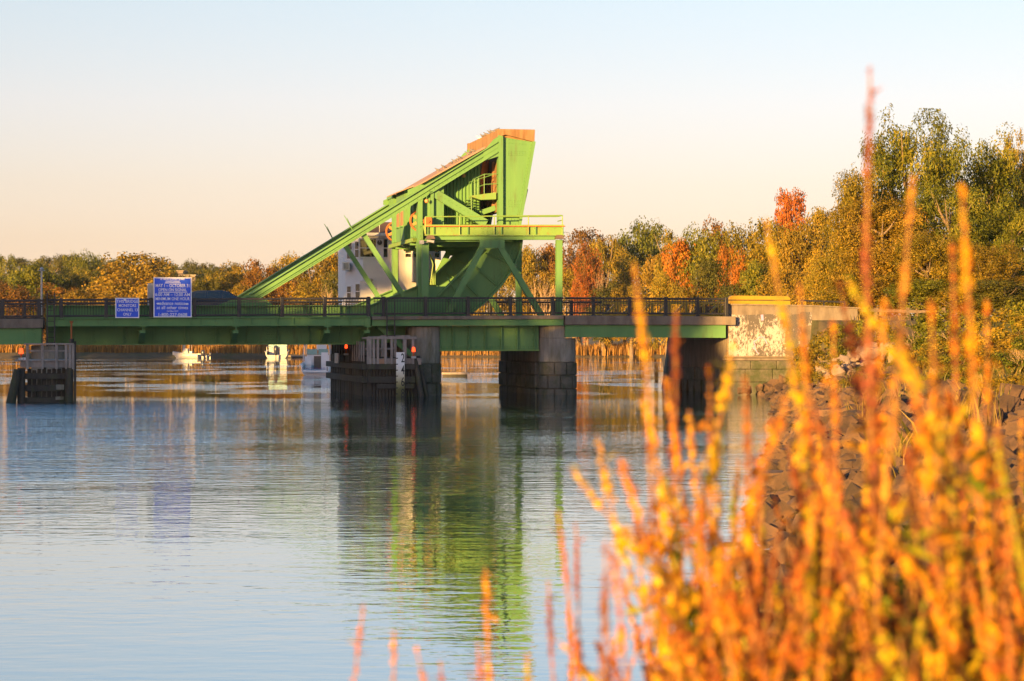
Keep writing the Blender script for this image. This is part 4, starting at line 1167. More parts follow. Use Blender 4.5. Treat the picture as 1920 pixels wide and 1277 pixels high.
def redlamp(s_, d_, zb_, zl, label, r=.11):
    t = thing('navigation_lamp', W(s_, d_, zb_), label, 'lamp', 'red navigation lamps')
    b = MB(); b.tube(W(s_, d_, zb_), W(s_, d_, zl - r), .06, .05); b.build('stand', RUST, t)
    b = MB(); b.box(s_ - .13, s_ + .13, d_ - .1, d_ + .1, zb_, zb_ + .12); b.build('base', STEEL, t)
    b = MB(); b.tube(W(s_, d_, zl - r), W(s_, d_, zl + r), r * .95, r * .8, 10); b.ell(W(s_, d_, zl + r), r * .8, r * .8, r * .5, 10, 6); b.build('lens', REDLAMP, t)
redlamp(sc(774.5), DC - .18, zc(672), zc(656), 'lit red lamp on the fender right of the white tide gauge')
redlamp(sF0 - .1, 6.5, zc(668), zc(651), 'tiny red lamp in the dark behind the plank cage', .09)

tg = thing('tide_gauge', W(sc(749.5), DC - .3, 0), 'white vertical tide gauge board numbered 2 4 6 8 on the fender', 'gauge board')
m, n, p = nodes_of('gauge white with algae')
g = n.nodes.new('ShaderNodeNewGeometry'); sx_ = n.nodes.new('ShaderNodeSeparateXYZ'); n.links.new(g.outputs['Position'], sx_.inputs[0])
r_ = n.nodes.new('ShaderNodeValToRGB'); mr_ = n.nodes.new('ShaderNodeMapRange'); mr_.inputs['From Min'].default_value, mr_.inputs['From Max'].default_value = 0, 2.6
tn_ = n.nodes.new('ShaderNodeTexNoise'); tn_.inputs['Scale'].default_value = 4; ad_ = n.nodes.new('ShaderNodeMath'); ad_.operation = 'MULTIPLY_ADD'
n.links.new(g.outputs['Position'], tn_.inputs['Vector']); n.links.new(tn_.outputs['Fac'], ad_.inputs[0]); ad_.inputs[1].default_value = .25; n.links.new(sx_.outputs['Z'], ad_.inputs[2])
n.links.new(ad_.outputs[0], mr_.inputs['Value']); n.links.new(mr_.outputs[0], r_.inputs[0]); n.links.new(r_.outputs[0], p.inputs['Base Color'])
for i, (q_, c_) in enumerate(((0.0, (.05, .05, .01)), (.22, (.10, .095, .02)), (.36, (.30, .26, .12)), (.5, (.55, .49, .34)), (.75, (.74, .72, .70)))):
    e_2 = r_.color_ramp.elements[i] if i < 2 else r_.color_ramp.elements.new(q_)
    e_2.position = q_; e_2.color = (*c_, 1)
GAUGE = m
b = MB(); b.box(sc(741.5), sc(757), DC - .30, DC - .24, -.6, zc(660.5)); b.build('board', GAUGE, tg)
b = MB()
for x in (744, 754): b.box(sc(x) - .04, sc(x) + .04, DC - .24, DC - .125, -.5, zc(664))
b.build('backing', DARKWOOD, tg)
for k, (ch_, y) in enumerate((('2', 672), ('4', 694.5), ('6', 716.5), ('8', 738))):
    text(ch_, sc(753.7), DC - .305, zc(y), .72, .19, INK, tg, 'number')
for k in range(7):
    y = 671.8 + k * 11.1
    b = MB(); b.box(sc(741.3) - .02, sc(744.5), DC - .312, DC - .302, zc(y) - .03, zc(y) + .03); b.build('tick', INK, tg)

DL = -9.5
fl_ = thing('timber_fender', W(S(88, 750, DL)[0], DL, 0), 'dark timber fender with leaning pile and grey railing at the left edge', 'fender', 'timber fenders guarding the channel')
zl_ = lambda y: S(88, y, DL)[1]
sl_ = lambda x: S(x, 700, DL)[0]
rng = random.Random(9)
for i in range(9):
    a_ = sl_(50) + (sl_(134) - sl_(50)) * i / 9; w_ = (sl_(134) - sl_(50)) / 9
    timber(fl_, 'pile', DARKWOOD, a_ + .03, a_ + w_ - .03, DL + .35 + rng.uniform(-.04, .04), DL + .7, -1.2, zl_(692 + rng.uniform(-3, 3)))
for x in (40, 130):
    b = MB(); b.tube(W(sl_(x), DL, -1.2), W(sl_(x), DL, zl_(690)), .22, .2, 12); b.build('round_pile', DARKWOOD, fl_)
b = MB(); b.tube(W(sl_(13.5), DL - .5, -1), W(sl_(33), DL - .2, zl_(693)), .28, .2, 12); b.build('leaning_pile', DARKWOOD, fl_)
for ya, yb in ((700, 711), (722, 734), (745, 756)):
    timber(fl_, 'wale', DARKWOOD, sl_(34), sl_(138), DL + .06 + rng.uniform(-.04, .04), DL + .33, zl_(yb), zl_(ya))
    timber(fl_, 'wale', DARKWOOD, sl_(134), sl_(138), DL + .34, 12, zl_(yb), zl_(ya))
for i in range(14):
    d_ = DL + .8 + i * 1.1
    timber(fl_, 'pile', DARKWOOD, sl_(130), sl_(133.5), d_, d_ + .9, -1.2, zl_(692))
timber(fl_, 'deck_beam', TIMBER, sl_(38), sl_(136), DL + .0, DL + .3, zl_(689), zl_(677.5))
timber(fl_, 'deck_board', TIMBER, sl_(26), sl_(137), DL - .1, DL + 6, zl_(677.3), zl_(675.2))
timber(fl_, 'patch_plank', PIER, sl_(105), sl_(120), DL + .0, DL + .055, zl_(731), zl_(721))
timber(fl_, 'patch_plank', PIER, sl_(104), sl_(119), DL + .0, DL + .055, zl_(750), zl_(743.5))
for x in (51.5, 79.5, 106, 124, 131, 137):
    timber(fl_, 'cage_post', TIMBER, sl_(x) - .07, sl_(x) + .07, DL - .15, DL - .05, zl_(692), zl_(645.5))
timber(fl_, 'cage_rail', TIMBER, sl_(45), sl_(138), DL - .2, DL - .155, zl_(646.5), zl_(643.5))
timber(fl_, 'cage_rail', TIMBER, sl_(52), sl_(131), DL - .04, DL - .01, zl_(659.5), zl_(656.5))
b = MB(); b.box(sl_(138.5), sl_(143), DL - .1, DL + .15, -1, zl_(640)); b.build('corner_pile', DARKWOOD, fl_)
b = MB(); b.box(sl_(41), sl_(48), DL - .05, DL + .3, zl_(675), zl_(670.5)); b.build('white_box', SIGNW, fl_)
redlamp(sl_(39.5), DL - .05, zl_(675), zl_(659), 'lit red lamp at the corner of the left fender', .12)

# ------------------------------------------------------------------ yellow barrier, car
yb_ = thing('traffic_barrier', W(S(1424, 575, 3)[0], 3, deck_z(14)), 'yellow traffic barrier with black stripe and braced frame behind the wing wall', 'barrier')
D3 = 2.6
q3 = lambda pts: sp(pts, D3)
b = MB(); b.poly(q3([(1366, 576), (1366, 558), (1372, 554), (1478, 555), (1483, 559), (1483, 576)]), D3, D3 + .35); pn = b.build('panel', YELLOW, yb_, bevel=.05)
b = MB(); b.poly(q3([(1366, 563.5), (1366, 561.8), (1483, 562.3), (1483, 564)]), D3 - .02, D3 - .004); b.build('stripe', INK, pn)
for x in (1380, 1424, 1470):
    b = MB(); b.poly(q3([(x - 3, 596), (x - 3, 576.5), (x + 3, 576.5), (x + 3, 596)]), D3 + .1, D3 + .25); b.build('leg', YELLOW, yb_)
for y, h_ in ((568, .16), (592, .16)):
    b = MB(); b.bar(S(1130, y, D3), S(1365, y, D3), h_, D3, D3 + .2); b.build('beam', YELLOW, yb_)
for k, x in enumerate(range(1135, 1350, 32)):
    b = MB(); b.bar(S(x, 591, D3), S(x + 22, 569, D3), .14, D3 + .02, D3 + .16); b.build('brace', YELLOW, yb_)
    b = MB(); b.bar(S(x + 25, 592, D3), S(x + 25, 568, D3), .16, D3 + .02, D3 + .18); b.build('upright', YELLOW, yb_)
b = MB(); b.poly(q3([(1312, 590), (1312, 574), (1350, 574), (1350, 590)]), D3 + .4, D3 + 1.2); b.build('motor_box', BROWNM, yb_)

D5 = 5.2
car = thing('car', W(S(400, 590, D5)[0], D5, deck_z(-17)), 'dark blue estate car with silver sill crossing the lifting span', 'car')
zg = deck_z(-17.5) + .02
sC = S(347, 590, D5)[0]
wd = 1.85
def csec(prof, y0, y1, tap=0.0):
    """side outline (x, z) swept over the width, narrowed towards the top"""
    zmx = max(z for _, z in prof); zmn = min(z for _, z in prof)
    f0, f1 = [], []
    for x, z in prof:
        t_ = tap * (z - zmn) / max(1e-6, zmx - zmn)
        f0.append(W(sC + x, D5 + y0 + t_, zg + z)); f1.append(W(sC + x, D5 + y1 - t_, zg + z))
    return f0, f1
b = MB(); b.extr(*csec([(.05, .38), (.15, .25), (4.55, .25), (4.68, .45), (4.66, .72), (4.45, .88), (3.55, .98), (.08, 1.02), (0, .75)], 0, wd)); body = b.build('body', CARP, car, bevel=.06)
b = MB(); b.extr(*csec([(.06, 1.02), (.42, 1.58), (.75, 1.66), (2.2, 1.68), (2.55, 1.62), (3.6, .985)], .06, wd - .06, .2)); b.build('cabin', CARP, body, bevel=.05)
zmn, zmx = 1.02, 1.68
def sidepane(pts_):
    f = []
    for off in (-.012, .004):
        f.append([W(sC + x, D5 + .06 + .2 * (z - 1.0) / .68 + off, zg + z) for x, z in pts_])
    b = MB(); b.extr(*f); return b
sidepane([(.48, 1.10), (.66, 1.52), (1.25, 1.58), (1.25, 1.10)]).build('window', GLASS, car)
sidepane([(1.32, 1.10), (1.32, 1.58), (2.1, 1.60), (2.1, 1.10)]).build('window', GLASS, car)
sidepane([(2.2, 1.10), (2.2, 1.60), (2.5, 1.54), (3.2, 1.10)]).build('window', GLASS, car)
b = MB(); b.add([W(sC + 2.62, D5 + .3, zg + 1.61), W(sC + 2.62, D5 + wd - .3, zg + 1.61), W(sC + 3.58, D5 + wd - .14, zg + 1.03), W(sC + 3.58, D5 + .14, zg + 1.03)], [(0, 1, 2, 3)]); b.build('windscreen', GLASS, car)
b = MB(); b.box(sC + .55, sC + 3.4, D5 - .03, D5 - .004, zg + .32, zg + .62); b.build('sill_panel', SILVER, car, bevel=.01)
b = MB(); b.ell(W(sC + 3.05, D5 - .12, zg + 1.06), .13, .09, .09, 8, 5); b.build('wing_mirror', SILVER, car)
for x in (.82, 3.75):
    for d_ in (D5 - .02, D5 + wd - .2):
        b = MB(); c_ = W(sC + x, d_, zg + .33); b.tube(c_, c_ + V * .22, .33, .33, 20); wh = b.build('wheel', TYRE, car)
        b = MB(); b.tube(c_ - V * .012, c_ + V * .05, .2, .2, 14); b.build('rim', SILVER, wh)
for d_ in (D5 + .1, D5 + wd - .4):
    b = MB(); b.box(sC + 4.5, sC + 4.69, d_, d_ + .3, zg + .62, zg + .76); b.build('headlight', SIGNW, car)

# ------------------------------------------------------------------ boats, docks, birds
def bf(pos, heading):                                # boat frame: +x forward
    c, s__ = math.cos(heading), math.sin(heading)
    return lambda x, y, z: Vector((pos[0] + c * x - s__ * y, pos[1] + s__ * x + c * y, z))
def hull(P, L_, B_, fb, mat, par):
    b = MB(); rings = []
    for t_ in np.linspace(0, 1, 11):
        w_ = B_ / 2 * (1 - max(0, (t_ - .45) / .55) ** 2.2) * (.94 + .06 * min(1, t_ * 4)) + .015
        sh = fb * (1 + .55 * t_ ** 2); kl = -.28 + .4 * max(0, t_ - .7) ** 1.5 * 2
        x = L_ * t_ - L_ / 2 + .02 * L_ * max(0, t_ - .9) * 10
        xk, xm = x - .16 * L_ * max(0, (t_ - .6) / .4) ** 2, x - .07 * L_ * max(0, (t_ - .6) / .4) ** 2
        rings.append([P(x, -w_, sh), P(xm, -w_ * .96, sh * .45), P(xk, -w_ * .80, .06), P(xk, 0, kl), P(xk, w_ * .80, .06), P(xm, w_ * .96, sh * .45), P(x, w_, sh), P(x, w_ * .88, sh), P(x, w_ * .85, sh * .5), P(x, 0, sh * .45), P(x, -w_ * .85, sh * .5), P(x, -w_ * .88, sh)])
    b.loft(rings); h_ = b.build('hull', mat, par)
    b = MB(); gr = []
    for sg in (-1, 1):
        b.path([P(L_ * t_ - L_ / 2, sg * (B_ / 2 * (1 - max(0, (t_ - .45) / .55) ** 2.2) + .02), fb * (1 + .55 * t_ ** 2) + .01) for t_ in np.linspace(0, 1, 9)], .05, 6)
    b.build('gunwale', mat, h_)
    return h_
def pbox(P, x0, x1, y0, y1, z0_, z1_, tx=0.0):
    b = MB(); b.hexa([P(x0, y0, z0_), P(x1, y0, z0_), P(x1, y1, z0_), P(x0, y1, z0_)], [P(x0 + tx, y0, z1_), P(x1 - abs(tx) * .2, y0, z1_), P(x1 - abs(tx) * .2, y1, z1_), P(x0 + tx, y1, z1_)]); return b
def outboard(P, L_, fb, y, par, k=1.0):
    b = MB(); x = -L_ / 2
    rings = [[P(x - .55 * k + .3 * k * math.cos(a) * r_, y + .21 * k * math.sin(a) * r_, z_) for a in np.linspace(0, 2 * math.pi, 10, endpoint=False)] for z_, r_ in ((fb * .5, .35), (fb * .75, .75), (fb * 1.2, 1.0), (fb * 1.75, .95), (fb * 1.95, .6))]
    b.loft(rings); m_ = b.build('outboard_motor', MOTOR, par, smooth=True)
    b = MB(); b.hexa([P(x - .65 * k, y - .06, -.4), P(x - .35 * k, y - .06, -.4), P(x - .35 * k, y + .06, -.4), P(x - .65 * k, y + .06, -.4)], [P(x - .62 * k, y - .07, fb * .5), P(x - .38 * k, y - .07, fb * .5), P(x - .38 * k, y + .07, fb * .5), P(x - .62 * k, y + .07, fb * .5)]); b.build('leg', MOTOR, m_)
    b = MB(); b.tube(P(x - .2 * k, y, fb * .8), P(x - .2 * k, y, fb * 1.0), .12 * k, .12 * k, 8); b.build('clamp', STEEL, m_)

pos = water_at(349, 671.6)
Pb = bf(pos, math.pi * .93)
bt = thing('motor_boat', pos, 'cream open motor boat seen side on with bow pointing left', 'boat', 'boats moored beyond the bridge')
h_ = hull(Pb, 5.0, 2.0, .78, WHITEG, bt)
pbox(Pb, -.5, .5, -.45, .45, .4, 1.75, .1).build('console', WHITEG, bt)
pbox(Pb, .30, .36, -.42, .42, 1.76, 2.35).build('windscreen', SHIELD, bt)
pbox(Pb, -1.25, -.75, -.45, .45, .4, 1.25).build('seat', WHITEG, bt)
fr = MB()
for x in (-.9, .45):
    for y in (-.6, .6): fr.tube(Pb(x, y, .7), Pb(x * .9, y, 2.6), .03)
fr.build('top_frame', WHITEG, bt)
outboard(Pb, 5.0, .75, 0, bt, 1.3)
pos = water_at(372, 671.8); Pb = bf((pos.x, pos.y + 3), math.pi * .95)
bt = thing('dinghy', (pos.x, pos.y + 3, 0), 'small pale dinghy tied astern of the cream motor boat', 'boat', 'boats moored beyond the bridge')
hull(Pb, 2.6, 1.3, .5, WHITEG, bt); outboard(Pb, 2.6, .55, 0, bt, .9)

pos = water_at(520.5, 671.6); Pb = bf(pos, R(92))
bt = thing('motor_boat', pos, 'cream open motor boat seen from its stern with black outboard', 'boat', 'boats moored beyond the bridge')
h_ = hull(Pb, 6.4, 4.2, 1.2, WHITEG, bt)
for y, x in ((-1.0, .2), (1.0, .2)):
    pbox(Pb, x, x + .8, y - .6, y + .6, .6, 2.0, .1).build('console', WHITEG, bt)
    pbox(Pb, x - .6, x - .2, y - .55, y + .55, .6, 2.25, .1).build('seat', WHITEG, bt)
pbox(Pb, 1.0, 1.06, -1.7, 1.7, 1.9, 2.6).build('windscreen', SHIELD, bt)
fr = MB()
for y in (-1.75, 1.75):
    fr.path([Pb(-2.4, y, 1.2), Pb(-2.3, y * 1.02, 2.0), Pb(-1.0, y * 1.0, 2.2), Pb(1.2, y * .95, 2.1), Pb(1.6, y * .95, 1.5)], .05)
    fr.tube(Pb(.3, y * .7, 1.2), Pb(.3, y * .7, 3.6), .05)
fr.build('grab_rail', STEEL, bt)
outboard(Pb, 6.4, 1.2, 0, bt, 2.0)

pos = water_at(589.5, 703.8); Pb = bf((pos.x, pos.y + 3.2), R(91))
bt = thing('motor_boat', (pos.x, pos.y + 3.2, 0), 'white cabin boat with tube frame canopy and lettered transom beside the fender', 'boat', 'boats moored beyond the bridge')
h_ = hull(Pb, 6.4, 2.75, .98, WHITE, bt)
pbox(Pb, .6, 1.5, -1.05, 1.05, .9, 1.85, .1).build('cabin', WHITE, bt)
for y0_, y1_ in ((-1.0, -.05), (.05, 1.0)):
    w_ = pbox(Pb, .62, .68, y0_, y1_, 1.88, 2.4, -.12); w_.build('windscreen', SHIELD, bt)
pbox(Pb, .3, .55, -.3, .35, .5, 1.75).build('cabin_door', BROWNM, bt)
for y in (.8, -.75):
    pbox(Pb, -1.0, -.45, y - .3, y + .3, .5, 1.0).build('seat', WHITE, bt)
    pbox(Pb, -1.12, -.98, y - .32, y + .32, .95, 1.72 if y > 0 else 2.1).build('seat_back', WHITE, bt)
fr = MB()
for y in (-1.22, 1.22):
    fr.path([Pb(-1.4, y, .95), Pb(-1.3, y * .98, 2.4), Pb(-1.0, y * .92, 2.95), Pb(1.4, y * .9, 2.95), Pb(1.6, y * .95, 1.9)], .045)
    fr.path([Pb(.2, y * .92, 2.9), Pb(.4, y, 1.4)], .035)
for x in (-1.0, -.4, .2, .8, 1.4): fr.tube(Pb(x, -1.1, 2.95), Pb(x, 1.1, 2.95), .03)
for y in (-.6, 0, .6): fr.tube(Pb(-1.1, y, 2.96), Pb(1.4, y, 2.96), .03)
fr.tube(Pb(-1.35, -1.2, 2.1), Pb(-1.35, -1.2, 3.3), .015)
fr.build('canopy_frame', STEEL, bt)
pbox(Pb, 1.0, 1.6, -.75, .15, 2.3, 2.8).build('helm_board', SIGNW, bt)
pbox(Pb, -3.75, -3.22, -1.15, 1.15, .28, .34).build('swim_platform', WHITE, bt)
b = MB(); b.path([Pb(2.0, 1.2, 1.0), Pb(2.2, 1.25, 1.6), Pb(3.4, .6, 1.9), Pb(3.6, 0, 1.95)], .03); b.path([Pb(2.0, -1.2, 1.0), Pb(2.2, -1.25, 1.6), Pb(3.4, -.6, 1.9), Pb(3.6, 0, 1.95)], .03); b.build('bow_rail', STEEL, bt)
Mb = Matrix(((math.sin(R(91)), 0, -math.cos(R(91))), (-math.cos(R(91)), 0, -math.sin(R(91))), (0, 1, 0)))
text('DANCES WITH WAVES', Pb(-3.225, 0, .62), 0, 0, .24, 1.85, INKB, bt, 'lettering', Mb)
b = pbox(Pb, -3.23, -3.215, -.85, .85, .475, .49); b.build('pinstripe', INKB, bt)
for y in (-1.12, 1.12): pbox(Pb, -3.24, -3.21, y - .03, y + .03, .4, .75).build('cleat_strap', BROWNM, bt)

def raft(px, py, w_, dp, label, post=True):
    pos = water_at(px, py)
    P = bf((pos.x, pos.y + dp / 2), 0)
    t = thing('floating_dock', (pos.x, pos.y + dp / 2, 0), label, 'dock', 'floating docks beyond the bridge')
    pbox(P, -w_ / 2, w_ / 2, -dp / 2, dp / 2, .25, .42).build('deck', TIMBER, t)
    pbox(P, -w_ / 2 + .1, w_ / 2 - .1, -dp / 2 + .1, dp / 2 - .1, -.2, .245).build('float', DARKWOOD, t)
    if post:
        b = MB(); b.tube(P(w_ / 2 - .2, -dp / 2 + .2, .42), P(w_ / 2 - .2, -dp / 2 + .2, 1.1), .1); b.build('post', TIMBER, t)
    return t, P
raft(159, 669, 3.0, 2, 'low grey floating dock with a heron on it', False)
raft(394, 669.5, 3.0, 2, 'brown floating dock right of the side on motor boat')
raft(555, 671, 3.0, 2, 'brown floating dock beside the stern on motor boat')
raft(853, 707.5, 2.3, 1.6, 'grey floating dock seen between the two large piers')

def bird(name, pos, k, heading, mat, label, group, tall=False):
    c, s__ = math.cos(heading), math.sin(heading)
    X_ = Vector((c, s__, 0)); Y_ = Vector((-s__, c, 0)); Z_ = Vector((0, 0, 1))
    pos = Vector(pos)
    prof = [(-.19, .055, .012), (-.12, .075, .03), (-.05, .095, .055), (.03, .11, .062), (.09, .13, .05), (.12, .165, .032), (.145, .195, .030), (.17, .20, .018), (.205, .195, .004)]
    if tall: prof = [(-.20, .22, .01), (-.10, .27, .05), (0, .32, .07), (.08, .38, .05), (.10, .48, .022), (.08, .58, .018), (.11, .68, .025), (.16, .70, .02), (.27, .68, .003)]
    rings = [[pos + (X_ * x + Z_ * z + (Y_ * math.cos(a) + (Z_ + X_ * -.2) * math.sin(a)) * r_) * k for a in np.linspace(0, 2 * math.pi, 8, endpoint=False)] for x, z, r_ in prof]
    t = thing(name, pos, label, 'bird', group)
    b = MB(); b.loft(rings); b.build('body', mat, t, smooth=True)
    b = MB()
    for y in (-.02, .02): b.tube(pos + (Y_ * y + Z_ * (.26 if tall else .06)) * k, pos + (Y_ * y + X_ * .01) * k, .008 * k, .006 * k, 5)
    b.build('leg', COPPER, t)
hp = water_at(172, 669); bird('heron', (hp.x, hp.y + 1, .42), 1.9, R(170), FEATHERW, 'white heron standing on the low floating dock', None, True)
PIG = [(821.5, 325, 'lowest'), (832.5, 317, 0), (846, 309, 0), (852, 305.5, 0), (858, 301.5, 0), (863, 298.5, 0), (877.5, 290.5, 0), (882, 287.5, 0), (887, 285, 0)]
PLAB = ['lowest grey pigeon alone on the roof sheet', 'second lowest grey pigeon alone on the roof sheet'] + ['grey pigeon huddled with others on the upper roof sheet under the counterweight'] * 7
for i, (x, y, _) in enumerate(PIG):
    d_ = DG - .3
    s_ = S(x, y, d_)[0]
    zz = S(x, line_y((766, 353.5), (907, 275.5), x), DG)[1]
    bird('pigeon', W(s_, DG - .25, zz + .0), 1.05, R([170, 200, 20, 150, -10, 190, 160, 30, 175][i]), FEATHER,
         PLAB[i], 'pigeons on the lifting span')
for i, (dd_, h__) in enumerate(((DG + 6.8, 160), (DG + 5.6, 200), (DG + 5.0, 20), (DG + 4.4, 170), (DG + 3.2, 190), (DG + 2.6, 150), (DG + 1.4, 10))):
    s_, z_ = S(936, 243, DG)
    bird('pigeon', W(s_ + .1, dd_, z_ + .0), 1.15, R(h__), FEATHERW if i == 0 else FEATHER, 'white pigeon on the counterweight edge' if i == 0 else 'grey pigeon in the flock on the counterweight edge', 'pigeons on the lifting span')

# guard rail by the road on the right bank
gr_ = thing('guard_rail', W(S(1660, 600, 1)[0], 1, 4.3), 'pale wooden post guard rail along the road on the right bank', 'guard rail')
TIMB2 = mk('brown weathered post', (0.10, 0.07, 0.045), (0.17, 0.125, 0.085), 4, 0.9)
for x in (1611, 1643, 1703, 1770):
    b = MB(); b.poly(sp([(x - 2.5, 606), (x - 2.5, 577), (x + 2.5, 577), (x + 2.5, 606)], 1.0), 1.0, 1.16); b.build('post', TIMB2, gr_)
b = MB(); b.poly(sp([(1608, 578), (1790, 584), (1790, 589), (1608, 584)], 1.0), .9, .98); b.build('rail', TIMB2, gr_)

# ------------------------------------------------------------------ leaves and trees
def rand_dirs(n, rng):
    v = rng.normal(size=(n, 3)); return v / np.linalg.norm(v, axis=1, keepdims=True)

def cards(name, P, Nn, size, asp, vval, mat, rng, bend=0.0):
    """leaf-sized diamonds at P, facing roughly Nn"""
    n = len(P)
    t = np.cross(Nn, rand_dirs(n, rng)); t /= np.linalg.norm(t, axis=1, keepdims=True) + 1e-9
    b = np.cross(Nn, t)
    sz = size * rng.uniform(.6, 1.4, (n, 1))
    a, c = t * sz, b * sz * asp
    dr = Nn * sz * bend
    vv = np.stack([P - a - dr, P - c, P + a - dr, P + c], 1).reshape(-1, 3)
    ff = np.arange(4 * n).reshape(-1, 4)
    me = bpy.data.meshes.new(name)
    fill(me, vv, ff)
    at_ = me.attributes.new('v', 'FLOAT', 'FACE')
    at_.data.foreach_set('value', np.clip(vval, 0, 1).astype('f'))
    me.materials.append(mat)
    return me

def crown_mesh(seed, n, lobes, size, asp=.6, open_=0.0, shape='round', mat='olive'):
    """unit crown: base near z=.12, top at 1, radius about .5"""
    rng = np.random.default_rng(seed)
    C, Rr = [], []
    for i in range(lobes):
        h = rng.uniform(.22, .88)
        wmax = {'round': .36 * math.sqrt(max(.05, 1 - ((h - .5) / .5) ** 2)), 'tall': .30 * (1 - .55 * abs(h - .4)), 'spread': .40 * (.35 + .65 * h), 'cone': .42 * (1.05 - h)}[shape]
        r_ = wmax * math.sqrt(rng.uniform(.25, 1)); a = rng.uniform(0, 2 * math.pi)
        C.append((r_ * math.cos(a), r_ * math.sin(a), h)); Rr.append(rng.uniform(.085, .175) * (1.1 if shape != 'tall' else .9))
    C.append((0, 0, .55)); Rr.append(.26); C.append((.03, -.02, .86)); Rr.append(.12); C.append((0, .02, .32)); Rr.append(.24)
    C, Rr = np.array(C), np.array(Rr)
    k = rng.choice(len(C), n, p=Rr ** 2 / (Rr ** 2).sum())
    D = rand_dirs(n, rng); D[:, 2] = D[:, 2] * .8 + .12
    # each lobe is itself built of sprays
    rad = Rr[k][:, None] * rng.uniform(.55, 1.08, (n, 1))
    spr = rng.normal(size=(lobes + 3, 9, 3)); spr /= np.linalg.norm(spr, axis=2, keepdims=True)
    sel = spr[k, rng.integers(0, 9, n)]
    D = D * (.42 + open_ * -.15) + sel * (.72 + open_ * .2); D /= np.linalg.norm(D, axis=1, keepdims=True)
    P = C[k] + D * rad * np.array([1, 1, .82])
    P[:, 2] = np.clip(P[:, 2], .05 + rng.uniform(0, .06, n), 1.02)
    Nn = D + rand_dirs(n, rng) * .8 + np.array([0, 0, .25]); Nn /= np.linalg.norm(Nn, axis=1, keepdims=True)
    lobev = rng.uniform(-.18, .18, len(C))
    v = .5 + lobev[k] + rng.normal(0, .17, n)
    return cards('crown', P, Nn, size, asp, v, LEAF[mat], rng, .15)

def trunk_mesh(seed, limbs=7, r0=.035, mat=None, up=.95):
    rng = random.Random(seed)
    b = MB()
    pts_ = [Vector((0, 0, -.06))]
    for i in range(6): pts_.append(pts_[-1] + Vector((rng.uniform(-.018, .018), rng.uniform(-.018, .018), (up + .06) / 6.5)))
    b.path(pts_, [r0 * (1.25, 1, .85, .68, .5, .32, .12)[i] for i in range(7)], 7)
    for i in range(limbs):
        k = rng.uniform(1.6, 5.2); a = rng.uniform(0, 6.28); p0 = pts_[int(k)].lerp(pts_[min(6, int(k) + 1)], k % 1)
        l_ = rng.uniform(.16, .36); e = Vector((math.cos(a), math.sin(a), rng.uniform(.5, 1.1))).normalized()
        q = [p0, p0 + e * l_ * .35 + Vector((0, 0, .0)), p0 + e * l_ * .7 + Vector((0, 0, .03)), p0 + e * l_ + Vector((0, 0, .09))]
        b.path(q, [r0 * .42, r0 * .33, r0 * .2, r0 * .06], 5)
    me = bpy.data.meshes.new('trunk'); me.from_pydata(b.v, [], b.f); me.materials.append(mat or BARK)
    return me

CROWNS = [crown_mesh(100 + i, 14500, 30, .0118, .62, 0, s_) for i, s_ in enumerate(('round', 'round', 'tall', 'spread', 'round', 'tall'))]
TRUNKS = [trunk_mesh(20 + i) for i in range(4)]
BIGCROWN = [crown_mesh(200 + i, 34000, 46, .0098, .40, .35, s_) for i, s_ in enumerate(('spread', 'tall', 'round'))]
BIGTRUNK = [trunk_mesh(60 + i, 16, .028) for i in range(2)]

def tree(base, h, w, pal, label, group, var=None, crowns=CROWNS, trunks=TRUNKS, rng=random.Random(17), name='tree'):
    t = thing(name, base, label, 'tree', group)
    i = var if var is not None else rng.randrange(len(crowns))
    rz = rng.uniform(0, 6.28)
    for nm, me, mt in (('trunk', trunks[rng.randrange(len(trunks))], None), ('crown', crowns[i % len(crowns)], LEAF[pal])):
        o = bpy.data.objects.new(nm, me); COL.objects.link(o); o.parent = t
        o.scale = (w, w, h) if nm == 'crown' else (w * 1.0, w * 1.0, h * .9)
        o.rotation_euler = (0, 0, rz)
        if mt:
            o.material_slots[0].link = 'OBJECT'; o.material_slots[0].material = mt
    return t

def crowns_big(kw): return kw.get('crowns') is BIGCROWN
def ptree(px, ytop, Y, wpx, pal, label, group, **kw):
    x = (px - CX) / F * Y
    g_ = ground(x, Y)
    h = H + (CY - ytop) / F * Y - g_
    return tree(Vector((x, Y, g_)), h * 1.0, wpx / F * Y * (1.12 if crowns_big(kw) else 1.42), pal, label, group, **kw)

